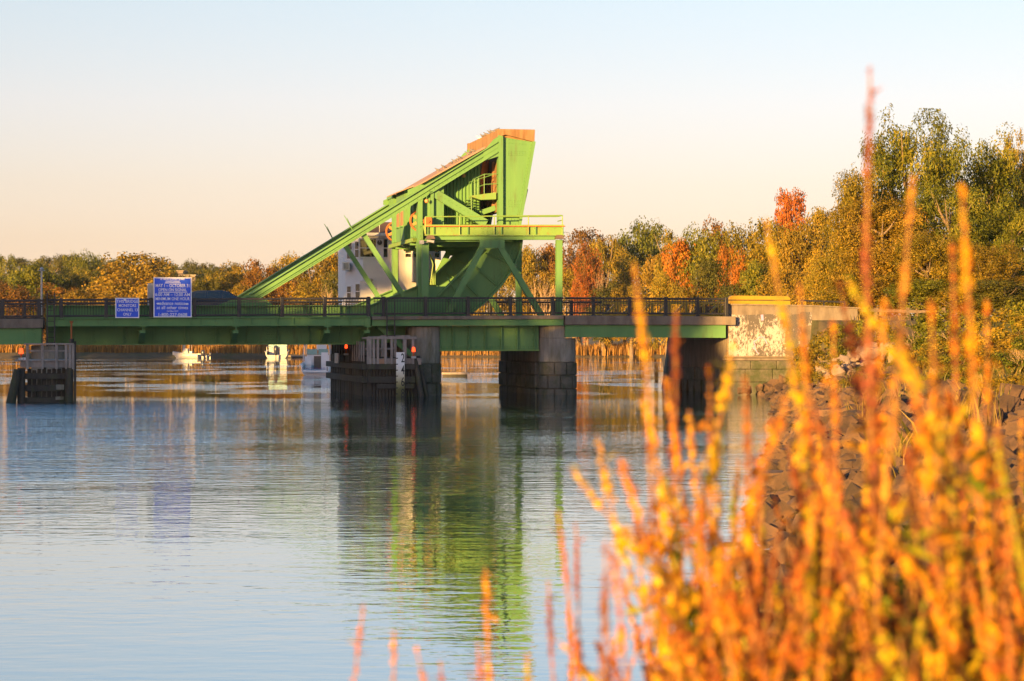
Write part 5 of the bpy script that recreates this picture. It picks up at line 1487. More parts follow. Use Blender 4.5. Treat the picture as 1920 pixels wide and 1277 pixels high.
PW = {'green': 'green', 'olive': 'olive green', 'gold': 'golden green', 'brown': 'russet brown', 'orange': 'bright orange', 'red': 'red leaved', 'dark': 'dark green', 'tan': 'tan'}
GF = 'autumn trees beyond the far shore'
FAR = [  # px, ytop, Y, width px, palette, label
    (262, 466, 455, 165, 'gold', 'large golden green tree with feathery top left of the notice board'),
    (60, 489, 470, 120, 'green', 'green tree beside the lamp post at far left'),
    (12, 526, 445, 120, 'brown', 'low russet brown tree at the left edge'),
    (112, 532, 450, 85, 'brown', 'small russet bush tree right of the lamp post'),
    (135, 506, 480, 95, 'dark', 'dark green tree between lamp post and golden tree'),
    (172, 500, 500, 90, 'olive', 'olive green tree left of the golden green tree'),
    (210, 512, 465, 80, 'gold', 'small golden tree at the foot of the large golden tree'),
    (160, 543, 440, 95, 'gold', 'low yellow green shrub tree above the left railing'),
    (322, 528, 450, 80, 'olive', 'low olive tree just behind the notice board'),
    (383, 512, 455, 72, 'dark', 'dark green round tree above the car roof'),
    (412, 502, 490, 85, 'olive', 'olive tree above the car and left of the chord'),
    (448, 486, 475, 95, 'gold', 'golden tree above the toe of the slanting chord'),
    (487, 479, 470, 100, 'brown', 'russet tree left of the chord near its foot'),
    (538, 473, 480, 90, 'olive', 'olive tree partly crossed by the slanting chord'),
    (585, 470, 470, 90, 'gold', 'golden green tree under the middle of the slanting chord'),
    (632, 452, 475, 100, 'olive', 'tall olive tree left of the white house'),
    (520, 520, 445, 85, 'brown', 'low russet tree below the slanting chord'),
    (570, 525, 445, 80, 'olive', 'low olive tree below the slanting chord'),
    (640, 500, 445, 70, 'dark', 'dark tree touching the left wall of the white house'),
    (465, 530, 440, 70, 'gold', 'low golden tree beside the chord foot'),
    (990, 452, 470, 80, 'olive', 'olive tree just right of the rolling quadrant'),
    (1030, 448, 480, 80, 'brown', 'russet tree behind the platform end post'),
    (1088, 418, 470, 95, 'brown', 'russet and green tree right of the platform'),
    (1140, 431, 465, 85, 'olive', 'olive tree between the russet and the dark topped tree'),
    (1205, 408, 490, 95, 'green', 'dark green tree standing highest left of the orange tree'),
    (1170, 470, 455, 90, 'olive', 'lower olive tree in front of the dark topped tree'),
    (1232, 470, 450, 80, 'gold', 'golden tree left of the bright orange tree'),
    (1075, 500, 445, 80, 'olive', 'low olive tree right of the platform post'),
    (1000, 510, 445, 85, 'gold', 'low golden tree seen beside the leaning A frame leg'),
    (940, 500, 450, 80, 'olive', 'olive tree seen under the rolling quadrant'),
    (760, 500, 450, 110, 'olive', 'olive tree hidden mostly behind the white house'),
    (860, 490, 455, 110, 'gold', 'golden tree glimpsed between the girders'),
]
for a in FAR: ptree(*a, GF)
for px_, y_, w_, d_, lab in ((1102, 452, 52, 440, 'slender bright red tree right of the platform'), (1095, 512, 50, 435, 'small red tree low beside the slender red tree')):
    ptree(px_, y_, d_, w_, 'red', lab, GF, var=0)
GR = 'autumn trees behind the right bank'
NEARR = [
    (1278, 445, 300, 78, 'orange', 'bright orange tree above the yellow barrier'),
    (1262, 420, 340, 90, 'olive', 'olive tree rising behind the bright orange tree'),
    (1345, 401, 330, 82, 'brown', 'brown topped tree right of the orange tree'),
    (1312, 420, 300, 80, 'green', 'green tree between the orange and brown topped trees'),
    (1330, 480, 270, 80, 'dark', 'dark green tree below the brown topped tree'),
    (1368, 450, 290, 50, 'orange', 'slim orange tree below the brown topped tree'),
    (1395, 418, 300, 85, 'olive', 'olive tree left of the tall red tree'),
    (1440, 398, 290, 95, 'olive', 'broad olive tree under the tall red tree'),
    (1482, 348, 310, 80, 'red', 'tall red tree standing above its neighbours'),
    (1500, 410, 270, 100, 'gold', 'russet tree below the tall red tree'),
    (1540, 384, 280, 90, 'olive', 'olive tree right of the tall red tree'),
    (1420, 480, 240, 95, 'green', 'green tree directly above the painted wall'),
    (1250, 510, 260, 70, 'olive', 'low olive tree left of the yellow barrier'),
    (1295, 530, 250, 60, 'gold', 'low golden tree above the yellow barrier frame'),
    (1375, 525, 240, 75, 'dark', 'low dark bushy tree above the yellow barrier panel'),
    (1475, 500, 230, 90, 'gold', 'golden tree above the parapet handrail'),
    (1530, 470, 210, 90, 'olive', 'olive tree behind the end of the parapet'),
    (1185, 525, 430, 80, 'gold', 'low golden tree above the right railing'),
    (1130, 530, 432, 70, 'dark', 'low dark tree above the right railing'),
]
for a in NEARR: ptree(*a, GR)
GB = 'tall fine leaved trees on the right bank'
for a in ((1700, 208, 158, 215, 'green', 'tallest fine leaved tree with stepped top on the right bank', 0),
          (1625, 300, 152, 170, 'olive', 'sloping fine leaved tree left of the tallest tree', 2),
          (1660, 360, 148, 210, 'gold', 'golden green fine leaved tree in front of the tallest tree', 2),
          (1835, 240, 165, 210, 'green', 'dark fine leaved tree with open top right of the tallest tree', 0),
          (1895, 232, 172, 120, 'olive', 'narrow fine leaved tree at the right edge', 1),
          (1780, 330, 150, 190, 'green', 'green fine leaved tree between the two tall tops', 2),
          (1900, 380, 150, 170, 'green', 'green fine leaved tree low at the right edge', 2),
          (1580, 400, 160, 130, 'olive', 'lower fine leaved tree beside the parapet end', 2),
          (1740, 430, 144, 170, 'olive', 'low fine leaved tree under the tallest tree', 2),
          (1850, 450, 140, 170, 'gold', 'low golden fine leaved tree near the right edge', 2),
          (1930, 300, 185, 120, 'tan', 'pinkish tan tree half out of frame at the right edge', 1)):
    ptree(*a[:6], GB, var=a[6], crowns=BIGCROWN, trunks=BIGTRUNK)
for a in ((1575, 520, 148, 100, 'olive', 'bushy green tree right behind the guard rail end'), (1650, 510, 143, 120, 'gold', 'golden bushy tree behind the guard rail'), (1725, 520, 140, 120, 'green', 'green bushy tree behind the right guard rail post'), (1800, 530, 138, 130, 'olive', 'olive bushy tree near the bushes on the right bank'), (1880, 520, 136, 130, 'dark', 'dark bushy tree low at the right edge')):
    ptree(*a, GB, crowns=CROWNS)
# distant ridge, its shade put into the colour by mostly dark leaves
GH = 'dusky trees on the distant ridge'
rng = random.Random(31)
RIDGE = [(8, 474), (38, 482), (-20, 478), (70, 480), (98, 478), (128, 474), (150, 470), (175, 474), (192, 480), (215, 484), (300, 490), (330, 488), (352, 486), (376, 489), (398, 490), (420, 493), (440, 496), (460, 500), (485, 500), (240, 490), (270, 492)]
for i, (px_, yt_) in enumerate(RIDGE):
    Y = rng.uniform(700, 880)
    ptree(px_, yt_, Y, rng.uniform(48, 70), rng.choice(['dark', 'dark', 'dark', 'green']), 'dusky tree on the ridge behind the shore trees at left', GH, rng=rng)
for i in range(26):
    px_ = rng.uniform(-30, 480); Y = rng.uniform(620, 700)
    ptree(px_, rng.uniform(500, 515), Y, rng.uniform(55, 80), rng.choice(['dark', 'dark', 'dark', 'green']), 'dusky tree on the ridge behind the shore trees at left', GH, rng=rng)
# far buildings peeping through
for px0, px1, yt, Y, lab, mt in ((332, 343, 507, 640, 'small grey flat roofed building far off above the notice board', BROWNM), (346, 366, 515, 640, 'pale flat roofed building far off beside the notice board', PIER)):
    x0, x1 = (px0 - CX) / F * Y, (px1 - CX) / F * Y
    zt_ = H + (CY - yt) / F * Y; g_ = ground(x0, Y)
    t = thing('building', ((x0 + x1) / 2, Y, g_), lab, 'building')
    b = MB(); b.wbox(x0, x1, Y, Y + 8, g_ - 1, zt_ - .3); w_ = b.build('wall', BROWNM, t)
    b = MB(); b.wbox(x0 - .3, x1 + .3, Y - .4, Y + 8.3, zt_ - .3, zt_); b.build('roof', mt, t)
    for k in range(3):
        b = MB(); xw = x0 + (x1 - x0) * (k + .3) / 3; b.wbox(xw, xw + (x1 - x0) * .15, Y - .05, Y - .01, zt_ - 1.5, zt_ - .7); b.build('window', GLASS, w_)

# bare branched shrubs
def bare_mesh(seed):
    rng = random.Random(seed); b = MB()
    def grow(p, e, l_, r_, n_):
        q = p + e * l_
        mid = p.lerp(q, .5) + Vector((rng.uniform(-1, 1), rng.uniform(-1, 1), 0)) * l_ * .06
        b.path([p, mid, q], [r_, r_ * .8, r_ * .6], 4)
        if n_ == 0: return
        for k in range(rng.choice((2, 3, 3))):
            f_ = (e + Vector((rng.uniform(-.65, .65), rng.uniform(-.65, .65), rng.uniform(-.1, .4)))).normalized()
            grow(p.lerp(q, rng.uniform(.55, 1)), f_, l_ * rng.uniform(.6, .85), r_ * .55, n_ - 1)
    for k in range(3): grow(Vector((rng.uniform(-.05, .05), rng.uniform(-.05, .05), 0)), Vector((rng.uniform(-.3, .3), rng.uniform(-.3, .3), 1)).normalized(), .33, .014, 4)
    me = bpy.data.meshes.new('branches'); me.from_pydata(b.v, [], b.f); me.materials.append(BARKP); return me
BARE = [bare_mesh(s_) for s_ in (3, 4, 5)]
for i, (px_, yt_, Y, w_, lab) in enumerate(((610, 505, 435, 60, 'bare pale branched tree left of the white house'), (1012, 465, 436, 80, 'bare pale branched tree right of the leaning A frame leg'), (1040, 480, 434, 60, 'bare pale branched tree behind the platform end post'), (1125, 470, 436, 50, 'bare pale branched tree beside the slender red tree'), (1870, 430, 144, 90, 'bare pale branched tree low at the right edge'))):
    x = (px_ - CX) / F * Y; g_ = ground(x, Y); h = H + (CY - yt_) / F * Y - g_
    t = thing('bare_tree', (x, Y, g_), lab, 'tree', 'bare pale trees')
    o = bpy.data.objects.new('branches', BARE[i % 3]); COL.objects.link(o); o.parent = t; o.scale = (w_ / F * Y * 1.2, w_ / F * Y * 1.2, h * .9); o.rotation_euler.z = i * 1.3

# trees of the near left shore, out of frame, whose shade lies over the lower bridge
SH = 'trees on the near left bank outside the view'
DENSE = crown_mesh(400, 9000, 22, .034, .7, 0, 'round')
SHADE = [(-64.8, -2, 23.6, 9.8), (-72, 2, 23.6, 10), (-78, -3, 23.2, 8), (-84, 1, 20.6, 9), (-90, -2, 21.6, 9), (-93, 6, 22.5, 9), (-97, 2, 24, 11), (-106, -2, 25, 12), (-64, 6, 19.5, 9), (-60.8, 4, 18.3, 7.5), (-87, 6, 20.4, 9), (-69, 14, 20, 9), (-80, 15, 19, 9),
         (-126, 4, 29, 14), (-138, 0, 28, 14)] + [(-150 - 17 * k, 246 + 9 * (k % 2), 24 + (k % 3) * .8, 18) for k in range(5)]
def shade_tree(x, y, ztop, w, lab):
    g_ = ground(x, y)
    return tree(Vector((x, y, g_)), ztop - g_, w, 'olive', lab, SH, crowns=[DENSE])
for a in SHADE: shade_tree(*a, 'broad olive tree on the left shore whose shade falls across the water')
for x, y, zt_, w in ((-92, -9, 27.2, 7), (-94.5, -8, 27.2, 8), (-98, -14, 27, 8)):
    t = shade_tree(x, y, zt_, w, 'tall high crowned olive tree on the left shore')
    for ch in t.children:
        if ch.name.startswith('crown'):
            ch.scale = (w, w, 4.6); ch.location = (0, 0, zt_ - t.location.z - 4.5)

# ------------------------------------------------------------------ reeds, ground cover
def blades(name, P, hgt, wid, lean, vval, mat, rng):
    n = len(P)
    a = rng.uniform(0, 2 * math.pi, n)
    t = np.stack([np.cos(a), np.sin(a), np.zeros(n)], 1) * wid[:, None] / 2
    la = rng.uniform(0, 2 * math.pi, n)
    ln = np.stack([np.cos(la), np.sin(la), np.zeros(n)], 1) * (lean * hgt)[:, None]
    up = np.zeros((n, 3)); up[:, 2] = hgt
    m_ = P + ln * .35 + up * .6
    vv = np.stack([P - t, P + t, m_ + t * .8, P + ln + up, m_ - t * .8], 1).reshape(-1, 3)
    k = np.arange(n) * 5
    ff = np.stack([k, k + 1, k + 2, k + 3, k + 4], -1)
    me = bpy.data.meshes.new(name)
    fill(me, vv, ff)
    at_ = me.attributes.new('v', 'FLOAT', 'FACE'); at_.data.foreach_set('value', np.clip(vval, 0, 1).astype('f'))
    me.materials.append(mat)
    o = bpy.data.objects.new(name, me); COL.objects.link(o)
    return o
rng = np.random.default_rng(4)
n = 26000
X = rng.uniform(-118, 46, n); Y = 428.5 + np.abs(rng.normal(0, 1, n)) * 6 + rng.uniform(0, 3, n) + np.where(X > 5, (X - 5) * .15, 0)
Zg = height(X, Y); ok = Zg > .1
X, Y, Zg = X[ok], Y[ok], Zg[ok]
clump = .5 + .3 * np.sin(X * .35) + .2 * np.sin(X * 1.1 + 1)
hg = rng.uniform(0.9, 2.4, len(X)) * (.75 + .35 * clump)
o = blades('reeds', np.stack([X, Y, Zg - .05], 1), hg, rng.uniform(.08, .2, len(X)), rng.uniform(0, .18, len(X)), .25 + .35 * clump + rng.normal(0, .2, len(X)), REED, rng)
tag(o, 'tall golden reeds along the far shore under the bridge', 'reeds', kind='stuff')
# reeds on the near right bank edge beyond the bridge
n = 3000
Y = rng.uniform(150, 420, n); X = 10.6 + (Y - 147) * .066 + np.abs(rng.normal(0, 3, n)) + .5
Zg = height(X, Y); ok = Zg > .1; X, Y, Zg = X[ok], Y[ok], Zg[ok]
o = blades('reeds', np.stack([X, Y, Zg - .05], 1), rng.uniform(.8, 1.7, len(X)), rng.uniform(.05, .12, len(X)), rng.uniform(0, .25, len(X)), rng.uniform(.2, .9, len(X)), REED, rng)
tag(o, 'reeds on the shore behind the painted wall', 'reeds', kind='stuff')

# bushes on the right bank
BUSH = [crown_mesh(300 + i, 5200, 20, .020, .5, .2, 'round') for i in range(3)]
def bush(px, py_base, Y, wpx, hpx, pal, label):
    x = (px - CX) / F * Y
    g_ = ground(x, Y)
    t = thing('bush', (x, Y, g_), label, 'bush', 'bushes on the right bank')
    rng_ = random.Random(int(px + hpx))
    o = bpy.data.objects.new('foliage', BUSH[rng_.randrange(3)]); COL.objects.link(o); o.parent = t
    w = wpx / F * Y * 1.1; ztop = H + (CY - (py_base - hpx)) / F * Y
    h = max(.5, ztop - g_)
    o.scale = (w, w, h * 1.05); o.location.z = -.08 * h; o.rotation_euler.z = rng_.uniform(0, 6)
    o.material_slots[0].link = 'OBJECT'; o.material_slots[0].material = LEAF[pal]
    s_ = bpy.data.objects.new('stems', BARE[rng_.randrange(3)]); COL.objects.link(s_); s_.parent = t; s_.scale = (w * .6, w * .6, h * .8)
    return t
for a in ((1545, 660, 126, 100, 48, 'olive', 'olive bush against the end of the painted wall'), (1595, 640, 124, 90, 50, 'green', 'green bush in front of the brown parapet end'), (1500, 672, 131, 50, 30, 'gold', 'small golden bush at the foot of the painted wall'),
          (1650, 620, 122, 90, 25, 'olive', 'olive bush above the pale rock pile'), (1720, 640, 112, 110, 60, 'green', 'green bush right of the pale rock pile'), (1790, 640, 100, 150, 70, 'green', 'large green bush on the upper right bank'),
          (1860, 660, 92, 150, 85, 'olive', 'large olive bush near the right edge'), (1900, 720, 75, 130, 100, 'gold', 'golden bush low at the right edge'), (1810, 730, 78, 140, 90, 'green', 'green bush above the boulders at right'),
          (1760, 690, 88, 90, 60, 'olive', 'olive bush in the middle of the right bank'), (1870, 800, 55, 130, 60, 'gold', 'low golden bush among the boulders at right'), (1930, 640, 100, 120, 90, 'green', 'green bush cut by the right edge'), (1715, 720, 86, 70, 66, 'olive', 'olive bush directly above the middle boulders'), (1765, 740, 72, 90, 80, 'green', 'green bush hanging over the boulders'), (1830, 770, 58, 110, 90, 'green', 'rounded green bush low above the right boulders'), (1895, 790, 50, 110, 90, 'olive', 'olive bush low by the right edge'), (1915, 730, 64, 120, 110, 'green', 'tall green bush by the right edge'), (1690, 690, 98, 60, 46, 'gold', 'golden bush right behind the pale rock pile'), (1512, 700, 122, 55, 34, 'gold', 'small golden bush between the wall foot and the boulders'), (1552, 705, 113, 70, 36, 'olive', 'olive bush left of the pale rock pile'), (1622, 715, 98, 70, 30, 'green', 'low green bush in front of the pale rock pile'), (1672, 740, 86, 70, 44, 'gold', 'golden bush low right of the pale rock pile'), (1585, 735, 96, 50, 26, 'olive', 'tiny olive bush growing among the boulders')):
    bush(*a)
rng = np.random.default_rng(8)
n = 16000
Y = rng.uniform(6, 140, n) ** 1.0; X = rng.uniform(0, 1, n)
sh_y = np.array([p_[1] for p_ in SHORE[:10]]); sh_x = np.array([p_[0] for p_ in SHORE[:10]])
X = np.interp(Y, sh_y, sh_x) + 5.2 + X * (8 + Y * .1)
Zg = height(X, Y); 
o = blades('grass', np.stack([X, Y, Zg - .03], 1), rng.uniform(.15, .65, n), rng.uniform(.015, .05, n), rng.uniform(.1, .6, n), rng.uniform(.0, 1, n), leafmat('bank grass', [(.05, .06, .012), (.12, .11, .02), (.22, .16, .035), (.30, .19, .06)], .3, 0), rng)
tag(o, 'rough grass on top of the right bank', 'grass', kind='stuff')

n = 5200
Y = rng.uniform(16, 130, n); k_ = np.sin(Y * 1.7) + np.sin(Y * .61 + 2)
X = np.interp(Y, sh_y, sh_x) + rng.uniform(1.6, 5.4, n)
ok = (np.sin(X * 2.1 + Y * .9) + np.sin(Y * .37 - X) + rng.normal(0, .35, n)) > .95
X, Y = X[ok], Y[ok]; n = len(X); Zg = height(X, Y)
o = blades('weeds', np.stack([X, Y, Zg], 1), rng.uniform(.35, 1.0, n), rng.uniform(.02, .06, n), rng.uniform(.1, .6, n), rng.uniform(.0, .9, n), bpy.data.materials['bank grass'], rng)
tag(o, 'weeds and grass growing between the boulders', 'grass', kind='stuff')

# ------------------------------------------------------------------ riprap
def rock_mesh(seed):
    rng = random.Random(seed)
    bm = bmesh.new()
    for i in range(16):
        v = Vector((rng.gauss(0, 1), rng.gauss(0, 1), rng.gauss(0, 1))).normalized()
        v = Vector((max(-.8, min(.8, v.x)), max(-.7, min(.7, v.y)), max(-.6, min(.6, v.z)))) * rng.uniform(.8, 1.0)
        bm.verts.new(v * .62)
    r_ = bmesh.ops.convex_hull(bm, input=bm.verts)
    bmesh.ops.delete(bm, geom=list({g for g in r_['geom_interior'] + r_['geom_unused'] if isinstance(g, bmesh.types.BMVert)}), context='VERTS')
    me = bpy.data.meshes.new('boulder'); bm.to_mesh(me); bm.free()
    me.materials.append(ROCK)
    return me
ROCKS = [rock_mesh(i) for i in range(14)]
rng = np.random.default_rng(21)
cand = []
for Y0, Y1, n, a, b_ in ((10, 24, 420, .28, .55), (24, 45, 700, .30, .75), (45, 80, 900, .3, .8), (80, 132, 1100, .35, .8)):
    Y = rng.uniform(Y0, Y1, n)
    s_ = rng.uniform(-.9, 4.8, n) * np.where(Y < 24, .75, 1)
    X = np.interp(Y, sh_y, sh_x) + s_
    cand.append(np.stack([X, Y, rng.uniform(a, b_, n), np.zeros(n)], 1))
# pale pile by the guard rail
n = 230
px_ = rng.uniform(1535, 1705, n); Yp = rng.uniform(112, 124, n)
X = (px_ - CX) / F * Yp
cand.append(np.stack([X, Yp, rng.uniform(.35, .75, n), np.ones(n)], 1))
cand = np.concatenate(cand)
zc_ = height(cand[:, 0], cand[:, 1])
scr_x = CX + F * cand[:, 0] / cand[:, 1]; scr_y = CY - F * (zc_ - H) / cand[:, 1]
vis = (scr_x > 1000) & (scr_x < 1960) & (scr_y < 1290)
score = np.where(vis, cand[:, 2] / cand[:, 1], 0) * np.where(scr_y > 1150, .3, 1)
order = np.argsort(-score)
rest = MB()
ROCKP_OBJ = []
for r_, i in enumerate(order):
    x, y, sz, pale = cand[i]
    z = zc_[i] + sz * rng.uniform(-.08, .34) + (rng.uniform(0, .9) * pale)
    me = ROCKS[int(rng.integers(0, 14))]
    rot = rng.uniform(0, 6.28, 3); sc_ = sz * rng.uniform(.62, 1.35, 3)
    if r_ < 300:
        o = bpy.data.objects.new('boulder', me); COL.objects.link(o)
        o.location = (x, y, z); o.rotation_euler = rot; o.scale = sc_
        tag(o, 'pale grey boulder in the rock pile by the guard rail' if pale else 'angular brown boulder on the river bank slope', 'boulder', 'riprap boulders on the right bank')
        if pale: o.material_slots[0].link = 'OBJECT'; o.material_slots[0].material = ROCKP
    else:
        M = Matrix.Translation((x, y, z)) @ Matrix.Rotation(rot[0], 4, 'X') @ Matrix.Rotation(rot[2], 4, 'Z') @ Matrix.Diagonal((*sc_, 1))
        (ROCKP_OBJ if pale else rest.__dict__.setdefault('q', [])).append((M, me))
for lst, mt, lab in ((rest.__dict__.get('q', []), ROCK, 'smaller angular stones filling the river bank slope'), (ROCKP_OBJ, ROCKP, 'smaller pale stones in the rock pile by the guard rail')):
    b = MB()
    for M, me in lst: b.add([M @ v.co for v in me.vertices], [tuple(p_.vertices) for p_ in me.polygons])
    if b.v: tag(b.build('riprap', mt), lab, 'stones', kind='stuff')
# rocks piled at the foot of the painted wall
for k, (px_, y_, sz) in enumerate(((1392, 733, .55), (1405, 731, .5), (1425, 730, .6), (1440, 727, .7), (1452, 722, .75), (1465, 727, .7), (1470, 715, .8), (1483, 722, .8), (1490, 708, .85), (1446, 734, .5))):
    p_ = water_at(px_, y_ + 8); 
    o = bpy.data.objects.new('boulder', ROCKS[k]); COL.objects.link(o); Yk = min(p_.y, 131.3)
    o.location = at(px_, y_, Yk); o.scale = (sz * 1.3, sz, sz); o.rotation_euler = (k, k * 2, k * .7)
    tag(o, 'dark boulder at the foot of the painted wall', 'boulder', 'riprap boulders on the right bank')
    b = MB()

# ------------------------------------------------------------------ foreground loosestrife
def stalk_meshes(seed, branches, spike, leafy, small=1.0):
    """stem and leaf meshes of one plant, 1.9 m tall"""
    rng = np.random.default_rng(seed); rr = random.Random(seed)
    st = MB(); P, Nn, S_, A_, Vv = [], [], [], [], []
    def add(p, nrm, s, asp, v): P.append(p); Nn.append(nrm); S_.append(s); A_.append(asp); Vv.append(v)
    def axis(p0, e, l_, r_, sp_from, lv):
        pts_ = [p0]; d_ = e.copy()
        for i in range(9):
            d_ = (d_ + Vector((rr.uniform(-.10, .10), rr.uniform(-.10, .10), .035))).normalized()
            pts_.append(pts_[-1] + d_ * l_ / 9)
        st.path(pts_, [r_ * (1 - .075 * i) for i in range(10)], 5)
        base_v = rr.uniform(.10, .92)
        ph, fq = rr.uniform(0, 6.28), rr.uniform(26, 44)
        n_ = int(l_ / .0062)
        for i in range(n_):
            t_ = i / n_
            k = t_ * 9; p_ = pts_[int(k)].lerp(pts_[min(9, int(k) + 1)], k % 1)
            if t_ > sp_from:                         # seed spike: whorls of small capsules and bracts
                tp = 1 - .75 * ((t_ - sp_from) / (1 - sp_from)) ** 1.5
                dens = .5 + .5 * math.sin(t_ * l_ * fq * 1.9 + ph) + rr.uniform(-.3, .3)
                for q in range(4 if dens > .75 else 3 if dens > .45 else 1 if rr.random() < .7 else 0):
                    a = rr.uniform(0, 6.28); o_ = Vector((math.cos(a), math.sin(a), rr.uniform(.1, .9)))
                    add(p_ + o_ * .0085 * tp * (.6 + .7 * max(0, dens)) * rr.uniform(.4, 1.5), o_, .0078 * small * (.5 + .5 * tp), .62, base_v + rr.uniform(-.2, .2) - .10 * t_)
                if rr.random() < .17 * tp:
                    a = rr.uniform(0, 6.28); o_ = Vector((math.cos(a), math.sin(a), .8))
                    l2 = rr.uniform(.010, .023) * (.5 + .5 * tp)
                    add(p_ + o_ * l2, Vector((-o_.x * .6 + rr.uniform(-.5, .5), -o_.y * .6 + rr.uniform(-.5, .5), .8)), l2, .30, base_v + rr.uniform(-.1, .4))
            elif rr.random() < lv:
                a = rr.uniform(0, 6.28)
                for o_ in (Vector((math.cos(a), math.sin(a), .55)), Vector((-math.cos(a), -math.sin(a), .55))):
                    l2 = rr.uniform(.014, .034)
                    add(p_ + o_ * l2 * .85, Vector((-o_.x * .6 + rr.uniform(-.4, .4), -o_.y * .6 + rr.uniform(-.4, .4), .9)), l2, .26, base_v + rr.uniform(-.2, .35) + (.15 if t_ < .3 else 0))
        return pts_
    main = axis(Vector((0, 0, 0)), Vector((rr.uniform(-.06, .06), rr.uniform(-.06, .06), 1)).normalized(), 1.9, .0042, spike, leafy)
    for i in range(branches):
        k = rr.uniform(3.2, 7.6); p_ = main[int(k)].lerp(main[int(k) + 1], k % 1); a = rr.uniform(0, 6.28)
        e = Vector((math.cos(a) * .62, math.sin(a) * .62, 1)).normalized()
        axis(p_, e, rr.uniform(.28, .62) * (1.25 - k / 10), .0026, rr.uniform(.2, .45), leafy)
    sm = bpy.data.meshes.new('stem'); sm.from_pydata(st.v, [], st.f); sm.materials.append(STEM)
    P = np.array(P); Nn = np.array(Nn); Nn /= np.linalg.norm(Nn, axis=1, keepdims=True)
    n = len(P)
    # leaf blades point outward from the stem
    t = np.cross(Nn, rand_dirs(n, rng)); t /= np.linalg.norm(t, axis=1, keepdims=True) + 1e-9
    b = np.cross(Nn, t); S_ = np.array(S_)[:, None] * rng.uniform(.75, 1.25, (n, 1)); A_ = np.array(A_)[:, None]
    vv = np.stack([P - t * S_, P - b * S_ * A_ + Nn * S_ * .15, P + t * S_, P + b * S_ * A_ + Nn * S_ * .15], 1).reshape(-1, 3)
    lm = bpy.data.meshes.new('leaves'); fill(lm, vv, np.arange(4 * n).reshape(-1, 4))
    at_ = lm.attributes.new('v', 'FLOAT', 'FACE'); at_.data.foreach_set('value', np.clip(np.array(Vv), 0, 1).astype('f'))
    lm.materials.append(STALK)
    top = main[-1]
    return sm, lm, top
VAR = [stalk_meshes(500 + i, br, sp_, lf) for i, (br, sp_, lf) in enumerate(((6, .70, .30), (8, .62, .34), (4, .56, .28), (9, .66, .38), (7, .52, .32), (10, .72, .36), (3, .60, .34), (8, .64, .34)))]
THIN = [stalk_meshes(600 + i, 2, .55, .16, .9) for i in range(3)]
GSTALK = 'blurred loosestrife stalks in the foreground'
def stalk(px, ytop, d, label, thin=False, lean=0.0, rng=random.Random(77), red=None):
    x = (px - CX) / F * d; zt_ = H + (CY - ytop) / F * d
    lx = lean * (zt_ - 1.4)
    bx_ = x + lx; by_ = d + rng.uniform(-.1, .1)
    g_ = ground(bx_, by_)
    sm, lm, top = rng.choice(THIN if thin else VAR)
    k = (zt_ - g_) / top.z
    rz = rng.uniform(0, 6.28)
    t = thing('loosestrife_stalk', (bx_, by_, g_), label, 'plant', GSTALK)
    tw = k * .5 + .5
    # shear-free: aim the plant's own tip at the wanted spot by tilting it
    tipl = Vector((top.x * tw * math.cos(rz) - top.y * tw * math.sin(rz), top.x * tw * math.sin(rz) + top.y * tw * math.cos(rz), top.z * k))
    want = Vector((x - bx_, d - by_, zt_ - g_))
    q = tipl.rotation_difference(want) @ Matrix.Rotation(rz, 3, 'Z').to_quaternion()
    for nm, me in (('stem', sm), ('leaves', lm)):
        o = bpy.data.objects.new(nm, me); COL.objects.link(o); o.parent = t
        o.rotation_mode = 'QUATERNION'; o.rotation_quaternion = q; o.scale = (tw, tw, k)
        if nm == 'leaves' and (red if red is not None else thin):
            o.material_slots[0].link = 'OBJECT'; o.material_slots[0].material = STALKR
    return t
LONE = [(1632, 132, 3.0, 'tallest stalk with bare brown seed tip against the sky', True), (1712, 335, 2.9, 'tall red brown stalk right of the tallest one', True), (1803, 345, 2.8, 'tall golden stalk in front of the dark trees', False), (1436, 425, 3.1, 'lone yellow stalk rising above the yellow barrier', False),
        (1191, 515, 3.0, 'leftmost tall yellow stalk crossing the right railing', False), (1268, 600, 3.2, 'orange stalk in front of the shallow green girder', False), (1622, 420, 3.4, 'orange stalk low beside the tallest stalk', False), (1500, 562, 3.2, 'yellow stalk in front of the painted wall end', False),
        (1330, 680, 3.3, 'yellow stalk below the painted wall', False), (1398, 735, 3.0, 'orange stalk rising left of the rocks', False), (1562, 600, 3.4, 'orange stalk in front of the olive bush', False), (1660, 560, 3.0, 'golden stalk in front of the pale rock pile', False), (1745, 560, 2.7, 'yellow stalk in front of the green bush', False), (1850, 560, 3.3, 'golden stalk near the right edge', False), (1785, 455, 3.2, 'golden stalk close behind the tall golden one', False),
        (1216, 770, 3.3, 'yellow stalk just right of the leftmost tall stalk', False), (1246, 700, 3.1, 'golden stalk in front of the right bridge pier', False), (1292, 770, 3.4, 'orange stalk over the dark water under the right span', False), (1345, 800, 3.2, 'golden stalk below the painted wall corner', False), (684, 1160, 3.4, 'leftmost short red brown stalk leaning over the water', True), (738, 1182, 3.4, 'second short red brown stalk from the left', True), (782, 1238, 3.3, 'third short red brown stalk from the left', True), (826, 1240, 3.5, 'fourth short red brown stalk from the left', True), (910, 1058, 3.3, 'orange tipped stalk beside the lime reflection', False), (896, 1205, 3.5, 'short red stalk under the lime reflection', True),
        (1046, 958, 3.3, 'red brown stalk in line with the green post reflection', True), (1080, 980, 3.5, 'pale red stalk left of the dense clump', True), (1190, 978, 3.4, 'red stalk leaning at the left of the dense clump', True), (1160, 1075, 3.5, 'short pale red stalk before the dense clump', True), (1028, 1088, 3.4, 'short red brown stalk by the green reflection', True), (988, 1215, 3.3, 'short orange stalk under the reflection', False)]
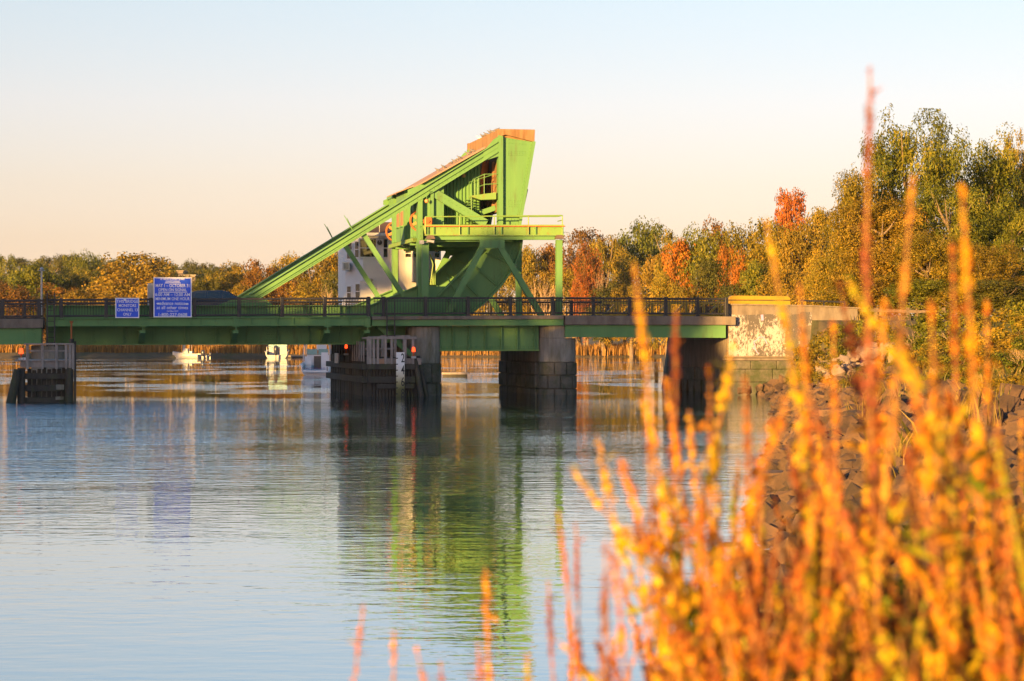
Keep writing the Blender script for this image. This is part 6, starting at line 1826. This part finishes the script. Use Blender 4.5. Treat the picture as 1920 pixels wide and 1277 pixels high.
for px_, y_, d_, lab, th in LONE: stalk(px_, y_, d_, lab, th, lean=.10 if px_ < 1250 else .03)
rng = random.Random(13)
for i in range(136):
    u = rng.random() ** .7
    px_ = 1030 + u * 930
    env = np.interp(px_, [1030, 1120, 1200, 1300, 1400, 1500, 1600, 1700, 1800, 1960], [1130, 1080, 900, 850, 850, 800, 770, 780, 740, 760])
    y_ = env + rng.random() ** 1.1 * (1230 - env) * .95
    th = rng.random() < .14
    t_ = stalk(px_, y_, rng.uniform(2.6, 4.6), 'thin red brown loosestrife stalk in the dense foreground clump' if th else 'leafy orange and yellow loosestrife stalk in the dense foreground clump', th, lean=rng.uniform(-.12, .28), rng=rng)
    if not th and i % 5 in (1, 3):
        for ch in t_.children:
            if ch.name.startswith('leaves'):
                ch.material_slots[0].link = 'OBJECT'; ch.material_slots[0].material = STALKG if i % 5 == 1 else STALKD
        t_['label'] = 'greenish leafy loosestrife stalk in the dense foreground clump' if i % 5 == 1 else 'dark rust leafy loosestrife stalk in the dense foreground clump'

# lettering becomes plain mesh, scaled to its measured width
bpy.context.view_layer.update()
dg = bpy.context.evaluated_depsgraph_get()
for o, w in TEXTS:
    dx = o.dimensions.x
    me = bpy.data.meshes.new_from_object(o.evaluated_get(dg))
    me.transform(Matrix.Diagonal((w / dx if dx > 1e-6 else 1, 1, 1, 1)))
    nm, par, ml = o.name.split('.')[0], o.parent, o.matrix_local.copy()
    bpy.data.objects.remove(o)
    q = bpy.data.objects.new(nm, me)
    COL.objects.link(q)
    q.parent = par
    q.matrix_local = ml

# ------------------------------------------------------------------ haze in the air
m = bpy.data.materials.new('thin evening haze')
m.use_nodes = True
n = m.node_tree
n.nodes.remove(n.nodes['Principled BSDF'])
vol = n.nodes.new('ShaderNodeVolumePrincipled')
vol.inputs['Color'].default_value = (0.62, 0.76, 1.0, 1)
vol.inputs['Density'].default_value = 0.00004
vol.inputs['Anisotropy'].default_value = 0.0
n.links.new(vol.outputs[0], n.nodes['Material Output'].inputs['Volume'])
b = MB(); b.wbox(-1700, 1700, -200, 4600, -6, 75)
b.build('haze', m, kind='stuff')
